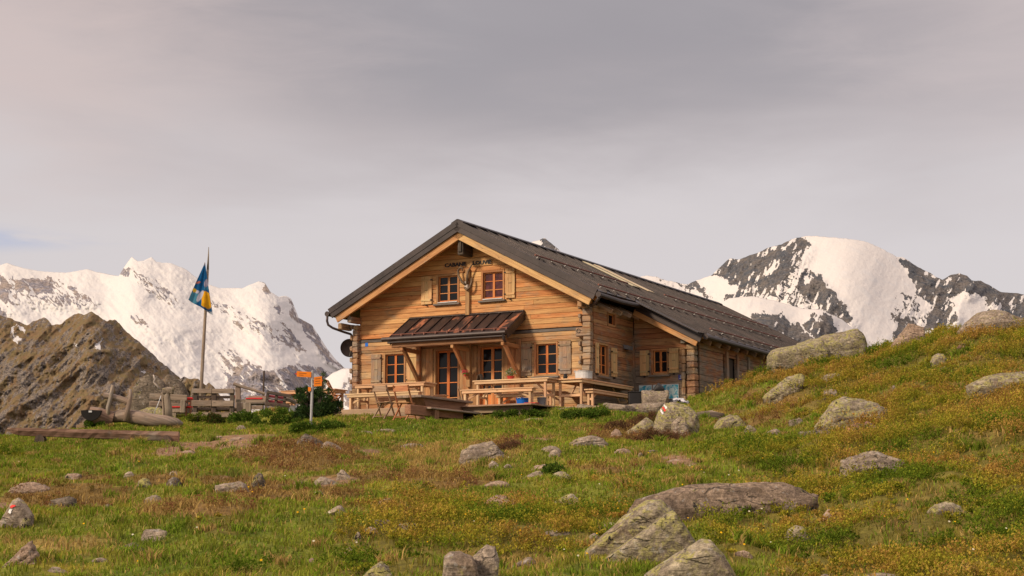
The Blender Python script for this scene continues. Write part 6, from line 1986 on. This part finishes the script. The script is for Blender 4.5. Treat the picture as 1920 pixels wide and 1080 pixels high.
for f in (-.62, .86):
    q = MB(); q.tube([(hl * f, -.16, 0.02), (hl * f, .16, 0.02)], .10, 9, wob=.12); q.build('support_log', M['darkwood'], t)

# ---- hollow log fountain
YF = 37.6
kf = YF * .99 / F


def lo(px, py, y=0.0, px0=250, py0=797): return ((px - px0) * kf, y, (py0 - py) * kf)


P = at(250, 797, YF)
ft = empty('log_fountain', P, 0, 'carved hollow log fountain trough with upright branches and a roller log', 'fountain')
q = MB()
q.tube([lo(170, 779, -.12), lo(185, 780, -.10), lo(196, 783, -.06), lo(212, 786, -.02)], [.20, .20, .19, .17], 16, wob=.02)
q.build('trough_end', M['planklog'], ft)
q = MB(); q.cur = 0
nn_ = 20; vs = [lo(176, 770, -.34)]
for i in range(nn_ + 1):
    a = math.pi + math.pi * i / nn_
    vs.append((lo(176, 770)[0] + .235 * math.cos(a), -.335, lo(176, 771)[2] + .235 * math.sin(a) * 1.0))
bk = [(x, y + .12, z) for x, y, z in vs]
m_ = len(vs)
q.add(vs + bk, [(0, i, i + 1) for i in range(1, m_ - 1)] + [(m_, m_ + i + 1, m_ + i) for i in range(1, m_ - 1)] + [(i, i + 1, m_ + i + 1, m_ + i) for i in range(1, m_ - 1)] + [(1, m_ + 1, 2 * m_ - 1, m_ - 1)])
q.build('dark_opening', M['dark'], ft)
q = MB(); q.box(lo(172, 0)[0], lo(178, 0)[0], -.35, -.337, lo(0, 775)[2], lo(0, 771.5)[2], .002); q.build('tag_plate', M['white'], ft)
q = MB()
q.tube([lo(205, 783), lo(225, 780), lo(243, 781), lo(262, 784, -.02), lo(290, 788, -.05), lo(315, 790, -.06), lo(333, 792, -.05), lo(344, 795, -.03)],
       [.12, .14, .16, .17, .155, .13, .09, .03], 16, wob=.11)
q.tube([lo(222, 775, .05), lo(232, 770, .05), lo(242, 771, .05)], [.05, .08, .04], 8, wob=.1)
q.tube([lo(276, 782, -.06), lo(278, 776, -.07)], [.05, .035], 8)
q.build('log_trough', M['bone'] if False else M['greywood'], ft, True)
q = MB(); q.tube([lo(206, 788, -.16), lo(204, 765, -.16), lo(209, 745, -.16), lo(211, 722, -.14)], [.06, .05, .05, .035], 9, wob=.08); q.build('upright_branch', M['greywood'], ft, True)
q = MB(); q.tube([lo(240, 790, -.18), lo(242, 768, -.18), lo(246, 748, -.17), lo(245, 730, -.15)], [.075, .06, .05, .035], 9, wob=.08); q.build('upright_branch', M['greywood'], ft, True)
q = MB(); q.tube([lo(194, 742, -.10), lo(210, 744, -.07), lo(225, 748, -.05), lo(243, 754, -.05)], [.075, .075, .075, .07], 12, wob=.03); q.build('roller_log', M['greywood'], ft)
t = empty('water_post', at(312, 792, YF + .5), 0, 'crooked wooden post with a flat stone on top and a water spout', 'water post')
kf2 = (YF + .5) * .99 / F


def l2(px, py, y=0.0): return ((px - 312) * kf2, y, (792 - py) * kf2)


q = MB(); q.tube([l2(317, 792), l2(315, 765), l2(312, 745), l2(312, 730)], [.085, .085, .075, .06], 10, wob=.05); q.build('post', M['greywood'], t, True)
q = MB(); q.tube([l2(308, 742), l2(300, 736)], [.04, .03], 8); q.tube([l2(305, 790, .1), l2(304, 765, .1), l2(302, 745, .1)], .03, 8); q.build('spout', M['greywood'], t)
me = rock_mesh('cap_stone', [(-.14, 0), (-.13, .04), (.0, .08), (.13, .07), (.15, .02)], .2, 910, .04, 3)
o = link('cap_stone', me, M['rock'], t, True); o.location = (l2(313, 731)[0], -.06, l2(313, 731)[2])
q = MB(); q.tube([l2(285, 702, -.03), l2(288, 710, -.03), l2(286, 716, -.03), l2(292, 722, -.03), l2(298, 730, -.03)], [.012, .022, .02, .02, .028], 7, wob=.1); q.build('twisted_branch', M['bone'], t, True)
t2 = empty('water_jet', at(288, 777, YF + .2), 0, 'thin white stream of water falling from the spout', 'water jet')
wm, T_, p_ = newmat('falling_water'); p_.inputs['Base Color'].default_value = (.8, .82, .84, 1); p_.inputs['Roughness'].default_value = .15; p_.inputs['Alpha'].default_value = .75
q = MB(); q.tube([(0, 0, 0), (.07, 0, .17), (.13, 0, .34), (.16, 0, .44)], [.011, .010, .009, .008], 6, wob=.1); q.build('stream', wm, t2, True)

R_(244, 322, 700, 790, 'x', 'rockdark', 'big smooth dark rounded rock behind the fountain', 'boulder', .5, .02, 4, 0,
   [(240, 790), (243, 745), (246, 722), (256, 708), (272, 701), (288, 702), (302, 712), (312, 730), (322, 790)], Y=42.0)
R_(298, 360, 700, 790, 'x', 'rockdark', 'darker rock shoulder just right of the smooth rounded rock', 'boulder', .5, .03, 4, 0,
   [(294, 790), (298, 715), (308, 701), (322, 704), (338, 715), (348, 730), (356, 748), (358, 790)], Y=44.2)
R_(250, 318, 762, 796, 'x', 'rocklichen', 'mossy low rock under the water post', 'rock', .5, .05, 3, .1,
   [(246, 796), (256, 770), (276, 762), (296, 764), (312, 770), (318, 790)], Y=39.4)

# ---- rustic seats made of pallets, left of the terrace
def pxt(name, px0, py0, Y, label, cat, group=None):
    t = empty(name, at(px0, py0, Y), 0, label, cat, group)
    k = Y * .99 / F

    def bx(mb, xa, xb, ya, yb, y0, y1, bev=.008, jit=.003):
        mb.box((xa - px0) * k, (xb - px0) * k, y0, y1, (py0 - yb) * k, (py0 - ya) * k, bev, None, jit)

    def p(x, y, d=0.0): return ((x - px0) * k, d, (py0 - y) * k)
    return t, bx, p


GS = 'rustic pallet seats beside the flagpole'
t, bx, p = pxt('pallet_seat', 398, 782, 41.2, 'pallet bench of thick grey boards seen from behind, left of the pole beam', 'bench', GS)
for ya, yb in ((728, 737), (750.5, 761.5), (773, 782)):
    q = MB(); bx(q, 358, 396, ya, yb, -.02, .02); bx(q, 396.5, 437.5, ya + .4, yb + .3, -.02, .02); q.split('board', M['greywood'], t)
for xa, xb in ((360, 368), (395, 404), (430, 438)):
    q = MB(); bx(q, xa, xb, 729, 782, .025, .12); q.split('block', M['darkwood'], t)
for ya, yb in ((741, 746), (765, 768)):
    q = MB(); bx(q, 360, 438, ya, yb, .125, .15); q.split('back_board', M['greywood'], t)
q = MB(); bx(q, 358, 438, 762.5, 767, .16, .75); q.split('seat', M['greywood'], t)
t, bx, p = pxt('pallet_seat', 320, 784, 41.8, 'wide pallet bench with red cushions behind the water post', 'bench', GS)
q = MB(); q.beam(p(279, 742), p(350, 746), .05, .15, .008, jit=.004); q.beam(p(280, 757), p(350, 759), .05, .10, .008, jit=.004); q.split('backrest', M['greywood'], t)
q = MB(); bx(q, 318, 346, 764, 773, 0, .5); bx(q, 279, 300, 752, 776, 0, .4); q.split('seat', M['greywood'], t)
q = MB(); bx(q, 338, 347, 750, 774, -.05, .05); bx(q, 320, 330, 773, 784, .02, .1); q.split('block', M['greywood'], t)
q = MB(); bx(q, 318, 340, 761.5, 764, -.03, .5, .02); q.split('cushion', M['red'], t)
t, bx, p = pxt('garden_armchair', 352, 780, 41.9, 'small wooden armchair with red cushions between two pallet benches', 'armchair')
q = MB(); bx(q, 346.5, 350, 747, 780, 0, .05); bx(q, 355, 359, 747, 780, 0, .05); bx(q, 347, 358, 752, 757, .35, .4); q.split('frame', M['redwood'], t)
q = MB(); bx(q, 346, 360, 745, 748.5, -.02, .3, .02); q.split('cushion', M['red'], t)
q = MB(); bx(q, 348, 358, 761, 764.5, -.02, .35, .02); q.split('cushion', M['red'], t)
t, bx, p = pxt('pole_beam', 465, 780, 42.2, 'slanting round grey log resting on a squared post', 'log beam')
q = MB(); q.tube([p(436, 719), p(455, 725), p(475, 731), p(496, 738)], [.045, .043, .04, .036], 10, wob=.03); q.build('log', M['greywood'], t)
q = MB(); bx(q, 439, 449, 724, 784, .02, .13); q.build('post', M['greywood'], t)
t, bx, p = pxt('lantern_post', 493, 776, 43.4, 'thin dark upright post behind the slanting log', 'post')
q = MB(); q.tube([p(492.5, 776), p(493, 735), p(493.2, 696)], [.028, .026, .026], 8); q.build('shaft', M['darkwood'], t)
q = MB(); q.tube([p(493.2, 696), p(493.3, 694.6)], [.031, .028], 8); q.build('cap', M['darkwood'], t)
t, bx, p = pxt('pallet_seat', 478, 782, 41.3, 'low pallet bench with one long red cushion right of the squared post', 'bench', GS)
q = MB(); bx(q, 459, 500, 739.5, 745.5, .42, .47); bx(q, 459, 500, 747, 755, .0, .05); bx(q, 470, 492, 760, 767, .02, .07); bx(q, 441, 458, 748, 754, .05, .1); q.split('board', M['greywood'], t)
q = MB(); bx(q, 459, 495, 755.5, 757.5, .0, .45); q.split('seat', M['darkwood'], t)
q = MB(); bx(q, 460, 491, 745.6, 748.4, -.02, .40, .02); q.split('cushion', M['red'], t)
q = MB(); bx(q, 455, 470, 755, 776, .0, .12); bx(q, 442, 454, 755, 772, .06, .2); bx(q, 486, 492, 768, 778, .05, .12); bx(q, 495, 500, 757, 776, .05, .12); q.split('block', M['greywood'], t)
t, bx, p = pxt('chair_cushion', 444, 747, 42.6, 'single red cushion propped behind the squared post', 'cushion')
q = MB(); bx(q, 439, 448, 741, 747, 0, .35, .02); q.build('cover', M['red'], t)
q = MB(); bx(q, 439, 448, 747.2, 748.2, 0, .35, .004); q.build('base', M['darkwood'], t)
t, bx, p = pxt('pallet_seat', 522, 780, 41.0, 'tilted dark pallet backrest with pink cushions showing through', 'bench', GS)
q = MB(); q.beam(p(500, 735), p(546, 743), .04, .085, .008, jit=.003); q.beam(p(497, 757), p(543, 762), .04, .10, .008, jit=.003); q.beam(p(499, 746.5), p(545, 752.5), .03, .03, .004); q.split('board', M['darkwood'], t)
for xa, s_ in ((499, 0), (516, 2), (532, 4)):
    q = MB(); q.beam(p(xa + 2, 734 + s_, .05), p(xa - 1, 760 + s_, .05), .07, .07, .006, (0, 1, 0)); q.split('block', M['darkwood'], t)
q = MB(); q.beam(p(502, 741.5, .13), p(531, 745.5, .13), .06, .065, .015); q.beam(p(501, 751, .13), p(529, 754, .13), .06, .065, .015); q.split('cushion', M['pinkc'], t)
q = MB(); q.tube([p(535, 746, .2), p(553, 754, .2)], .055, 10); q.build('rail_log', M['greywood'], t)
q = MB(); bx(q, 541, 552, 759, 772, .25, .3); q.build('white_panel', M['enamel'], t)

# ---- flagpole
YP = 43.5
t, bx, p = pxt('flagpole', 376, 788, YP, 'tall leaning grey wooden flagpole with a hanging blue and yellow flag', 'flagpole')
q = MB(); q.tube([p(375.0, 788), p(376.2, 700), p(378.5, 620), p(381, 540), p(382.0, 500)], [.050, .047, .043, .038, .033], 12)
q.tube([p(382.0, 500), p(382.6, 470), p(382.6, 456)], [.033, .016, .008], 8); q.build('pole', M['greywood'], t, True)
fl = empty('flag', at(382, 493, YP - .06), 0, 'limp triangular flag in blue with a yellow patch hanging from the pole', 'flag')
kk = YP * .99 / F
NU, NV = 60, 60; V = []; cl = []; Fc = []
lt = [(384.3, 493), (355, 564.5)]; rt_ = [(385, 493), (403.2, 594)]
for j in range(NV + 1):
    v = j / NV
    lx, ly = lt[0][0] + (lt[1][0] - lt[0][0]) * v, lt[0][1] + (lt[1][1] - lt[0][1]) * v
    rx, ry = rt_[0][0] + (rt_[1][0] - rt_[0][0]) * v, rt_[0][1] + (rt_[1][1] - rt_[0][1]) * v
    for i in range(NU + 1):
        u = i / NU
        x = lx + (rx - lx) * u; y = ly + (ry - ly) * u
        if j > NV * .92: y += .8 * math.sin(u * 9)
        d = -.02 - .05 * math.sin(u * 8 + v * 3) * v + .03 * math.sin(u * 17) * v + (-.10 * v if u > .72 else .0)
        V.append(((x - 382) * kk, d, (493 - y) * kk))
        c = (.012, .085, .22)
        def el(cx, cy, a, b, ang=0):
            dx, dy = x - cx, y - cy; ca_, sa_ = math.cos(ang), math.sin(ang)
            return ((dx * ca_ + dy * sa_) / a) ** 2 + ((-dx * sa_ + dy * ca_) / b) ** 2 < 1
        if el(366, 560, 10, 12): c = (.06, .20, .30)
        if el(389, 533, 5, 8, .2) and y > 524: c = (.30, .28, .38)
        if el(389, 543, 5, 3): c = (.04, .16, .28)
        if el(373, 531, 5, 2, -.3): c = (.36, .12, .09)
        if x > 380 and el(388, 566, 13, 18.5, -.35): c = (.70, .36, .02)
        if el(377, 557, 4.5, 12, .5) or el(371, 549, 4, 3): c = (.42, .42, .52)
        if el(366, 546, 3.5, 4): c = (.62, .40, .04)
        if x > 380 and y > 575 + (x - 380) * .62 and y < 579 + (x - 380) * .62: c = (.015, .09, .22)
        if x > 379 and y > 583 + (x - 380) * .25: c = (.34, .38, .44)
        if u > .985: c = (.012, .06, .16)
        cl.append(c)
for j in range(NV):
    for i in range(NU): a = j * (NU + 1) + i; Fc.append((a, a + 1, a + NU + 2, a + NU + 1))
link('cloth', mesh_np('cloth', V, Fc, cl), M['leaf'], fl, True)
q = MB(); q.beam((0.03, .0, .01), (0.03, .0, -.09), .05, .015); q.build('fastening', M['greywood'], fl)

# ---- trail signpost
G0 = ground(583, 810)
t, bx, p = pxt('trail_signpost', 583, 810, float(G0[1]), 'grey metal hiking signpost with orange arrow boards', 'signpost')
q = MB(); q.tube([p(582.5, 808), p(583.6, 750), p(584.2, 694.5)], .028, 12); q.tube([p(584.2, 694.5), p(584.2, 693.6)], [.031, .024], 12); q.build('post', M['steel'], t, False)
q = MB(); q.tube([p(582.5, 809.5), p(582.5, 808)], .075, 16)
for a in range(4): q.tube([(p(582.5, 808)[0] + .055 * math.cos(a * 1.57), .055 * math.sin(a * 1.57), p(0, 808)[2]), (p(582.5, 808)[0] + .055 * math.cos(a * 1.57), .055 * math.sin(a * 1.57), p(0, 806.6)[2])], .008, 6)
q.split('base_plate', M['steel'], t)
def arrow(poly, d0, d1, tip, lines):
    q = MB(); q.prism([(p(x, y)[0], p(x, y)[2]) for x, y in poly], d0, d1); s = q.build('arrow_board', M['orange'], t)
    q = MB(); q.prism([(p(x, y)[0], p(x, y)[2]) for x, y in tip], d0 - .001, d1 + .001); q.build('red_tip', M['red'], s)
    q = MB()
    for x0, x1, y, y2 in lines:
        x = x0
        while x < x1:
            w_ = RND.uniform(.9, 1.7); tt = (x - x0) / (x1 - x0); yy = y + (y2 - y) * tt
            q.prism([(p(x, 0)[0], p(0, yy - .55)[2]), (p(min(x + w_, x1), 0)[0], p(0, yy - .55)[2]), (p(min(x + w_, x1), 0)[0], p(0, yy + .45)[2]), (p(x, 0)[0], p(0, yy + .45)[2])], d0 - .003, d0 - .0005)
            x += w_ + .5
    q.build('writing', M['black'], s)
arrow([(554.5, 695.2), (582, 696.6), (582, 707), (554.5, 705.4)], -.045, -.03, [(551, 700), (554.5, 698.5), (554.5, 702)], [(559, 573, 698.8, 699.8), (559, 568, 702.4, 703)])
arrow([(587.5, 706.6), (602.5, 704.6), (602.5, 723), (587.5, 724.2)], -.045, -.03, [(602.5, 711.5), (604.8, 713), (602.5, 714.5)], [(590, 600, 710, 709), (590, 599, 714.6, 713.8), (590, 600, 719, 718.2)])
arrow([(576.5, 725.2), (582, 725.8), (582, 733), (576.5, 732.4)], -.045, -.03, [(581, 729), (582, 729), (582, 730)], [])
q = MB(); q.box(p(583, 0)[0], p(589, 0)[0], -.04, -.028, p(0, 712)[2], p(0, 710)[2]); q.box(p(583, 0)[0], p(589, 0)[0], -.04, -.028, p(0, 721)[2], p(0, 719)[2]); q.split('clamp', M['steel'], t)

# ---- small driftwood log right of the marked boulder
P = at(1334, 812, float(G0[1]) + 2.2); P[2] = gz(P[0], P[1]) + .06
t = empty('fallen_log', P, -.05, 'short dark weathered log lying right of the marked boulder', 'log')
q = MB(); q.tube([(-.32, 0, .02), (-.1, -.02, .03), (.15, -.02, .02), (.3, 0, .04)], [.11, .13, .12, .06], 12, wob=.08); q.build('trunk', M['darkwood'], t, True)
q = MB(); q.tube([(-.30, -.01, .09), (0, -.04, .135), (.27, -.01, .08)], [.03, .035, .02], 6, wob=.2); q.build('bark', M['greywood'], t, True)


# ------------------------------------------------------------------ bushes
def leafcloud(name, parent, centres, nleaf, size, palette, mat, aspect=.35, spread=1.0, upb=.3, seed=1):
    rg = np.random.default_rng(seed)
    c = np.array([x[:3] for x in centres]); R = np.array([x[3] for x in centres])
    w = R ** 2 / (R ** 2).sum(); i = rg.choice(len(c), nleaf, p=w)
    d = rg.normal(size=(nleaf, 3)); d /= np.linalg.norm(d, axis=1)[:, None]
    rad = R[i] * rg.random(nleaf) ** .45
    Pp = c[i] + d * rad[:, None] * np.array([1, 1, .8])
    dirs = d * spread + rg.normal(0, .5, (nleaf, 3)) + np.array([0, 0, upb]); dirs /= np.linalg.norm(dirs, axis=1)[:, None]
    s = size * rg.uniform(.6, 1.3, nleaf)
    sd = np.cross(dirs, rg.normal(size=(nleaf, 3))); sd /= np.linalg.norm(sd, axis=1)[:, None]
    a = Pp; b = Pp + dirs * (s * .5)[:, None] + sd * (s * aspect)[:, None]; e = Pp + dirs * s[:, None]; f = Pp + dirs * (s * .5)[:, None] - sd * (s * aspect)[:, None]
    V = np.stack([a, b, e, f], 1).reshape(-1, 3)
    k = np.arange(nleaf) * 4
    pal = np.array(palette); col = pal[rg.integers(0, len(pal), nleaf)] * rg.uniform(.7, 1.25, (nleaf, 1))
    return link(name, mesh_np(name, V, np.stack([k, k + 1, k + 2, k + 3], -1), np.repeat(col, 4, 0)), mat, parent)


Yp = 39.6
t, bx, p = pxt('mountain_pine', 595, 806, Yp, 'dark green bushy dwarf mountain pine behind the signpost', 'tree')
cs = []; q = MB(); rg = random.Random(4)
q.tube([p(597, 808), p(596, 790), p(594, 765)], [.06, .05, .03], 8, wob=.1)
for (x, y, r) in ((561, 735, 9), (568, 750, 12), (580, 742, 10), (590, 755, 14), (575, 770, 16), (600, 740, 9), (605, 768, 17), (590, 785, 18), (570, 790, 13), (615, 750, 11), (622, 765, 13), (630, 755, 8),
                  (612, 785, 15), (596, 728, 7), (604, 715, 5), (560, 770, 12), (617, 732, 5), (552, 742, 5), (634, 768, 6), (584, 798, 12), (606, 797, 11), (572, 728, 5), (588, 735, 6), (553, 782, 7), (603, 700, 3)):
    for _ in range(3):
        z = p(x + rg.uniform(-4, 4), y + rg.uniform(-4, 4), rg.uniform(-.22, .3)); cs.append((*z, r * .0128 * rg.uniform(.6, .95)))
        q.tube([p(596, 790), tuple((a + b) / 2 - (0, 0, .05)[i_] for i_, (a, b) in enumerate(zip(p(596, 785), z))), z], [.025, .015, .006], 5, caps=False)
q.build('trunk', M['darkwood'], t)
leafcloud('crown', t, cs, 24000, .065, [(.028, .055, .018), (.045, .08, .025), (.07, .11, .03), (.02, .04, .015)], M['needle'], .13, 1.0, .55, 3)
for (x0, y0, pts, lab, pal) in (
    (368, 796, ((358, 783, 8), (372, 780, 9), (384, 786, 9), (366, 790, 8)), 'left light green leafy bush at the foot of the pallet bench', [(.12, .16, .02), (.20, .20, .03), (.07, .12, .015)]),
    (401, 797, ((396, 780, 8), (406, 783, 9), (412, 790, 8), (398, 790, 8)), 'darker reddish green bush right of the light green one', [(.07, .10, .02), (.13, .08, .03), (.05, .09, .015)])):
    Yb = 40.0
    t, bx, p = pxt('leafy_bush', x0, y0, Yb, lab, 'bush')
    q = MB()
    for x, y, r in pts: q.tube([p(x0, y0 + 2), p(x, y)], [.012, .005], 5)
    q.split('stem', M['darkwood'], t)
    leafcloud('foliage', t, [(*p(x, y, RND.uniform(-.1, .15)), r * .0132) for x, y, r in pts], 1800, .035, pal, M['leaf'], .35, 1, .3, int(x0))
for (x0, x1, y0, y1, lab, sd) in ((1140, 1228, 772, 812, 'tall brown heather bush left of the marked boulder', 5), (1178, 1290, 806, 832, 'low reddish brown heather in front of the marked boulder', 6), (938, 982, 828, 846, 'small brown heather tuft beside the pale humped boulder', 7)):
    G1 = ground((x0 + x1) / 2, y1 - 2)
    Yb = float(G1[1]); t, bx, p = pxt('heather_bush', (x0 + x1) / 2, y1, Yb, lab, 'bush')
    cs = []
    q = MB(); rg = random.Random(sd)
    for i in range(40):
        f = rg.random(); x = x0 + (x1 - x0) * f
        top = y1 - (y1 - y0) * ((.35 + .65 * f) if sd == 5 else math.sin(math.pi * min(max(f, .12), .88)))
        y = y1 + (top - y1) * rg.uniform(.35, .9); d = rg.uniform(-.1, .4)
        cs.append((*p(x, y, d), .10))
        if i % 3 == 0: q.tube([p(x, y1 + 1, d), p(x, y, d)], [.006, .003], 4, caps=False)
    q.split('stem', M['darkwood'], t)
    leafcloud('foliage', t, cs, 6500 if sd < 7 else 2500, .045, [(.12, .055, .035), (.17, .09, .045), (.09, .045, .03), (.14, .10, .04)], M['needle'], .10, .5, 1.4, sd)
for (x0, y0, w_, h_, lab, sd) in ((520, 801, 95, 40, 'grassy green mound bush in front of the tilted pallet', 1), (455, 792, 60, 22, 'low dark green leafy plants beside the pallet block', 2), (600, 809, 110, 18, 'green leafy tuft at the foot of the mountain pine', 3),
                                  (1085, 786, 70, 18, 'green nettles growing on the bank below the stone slab', 4), (975, 783, 100, 14, 'green leafy plants along the foot of the terrace beam', 5), (178, 800, 36, 14, 'green leafy plants under the dark trough opening', 6),
                                  (1040, 890, 24, 16, 'dark leafy bush over the right stone of the trio', 7), (1120, 780, 40, 18, 'tall green weeds left of the long stone slab', 8)):
    G1 = ground(x0, y0); Yb = float(G1[1]); t, bx, p = pxt('leafy_plant', x0, y0, Yb, lab, 'plant'); rg = random.Random(sd * 9); cs = []; q = MB()
    for i in range(int(16 + w_ * .4)):
        f = rg.uniform(-1, 1); x = x0 + f * w_ / 2; hh = h_ * math.sqrt(max(0, 1 - f * f * .8)); y = y0 - rg.uniform(.1, .85) * hh; d = rg.uniform(-.12, .35)
        cs.append((*p(x, y, d), .075 + .02 * rg.random()))
    leafcloud('foliage', t, cs, int(1200 + w_ * 45), .042, [(.06, .12, .015), (.10, .16, .02), (.045, .085, .012), (.13, .17, .03)], M['leaf'], .3, .9, .5, sd + 50)
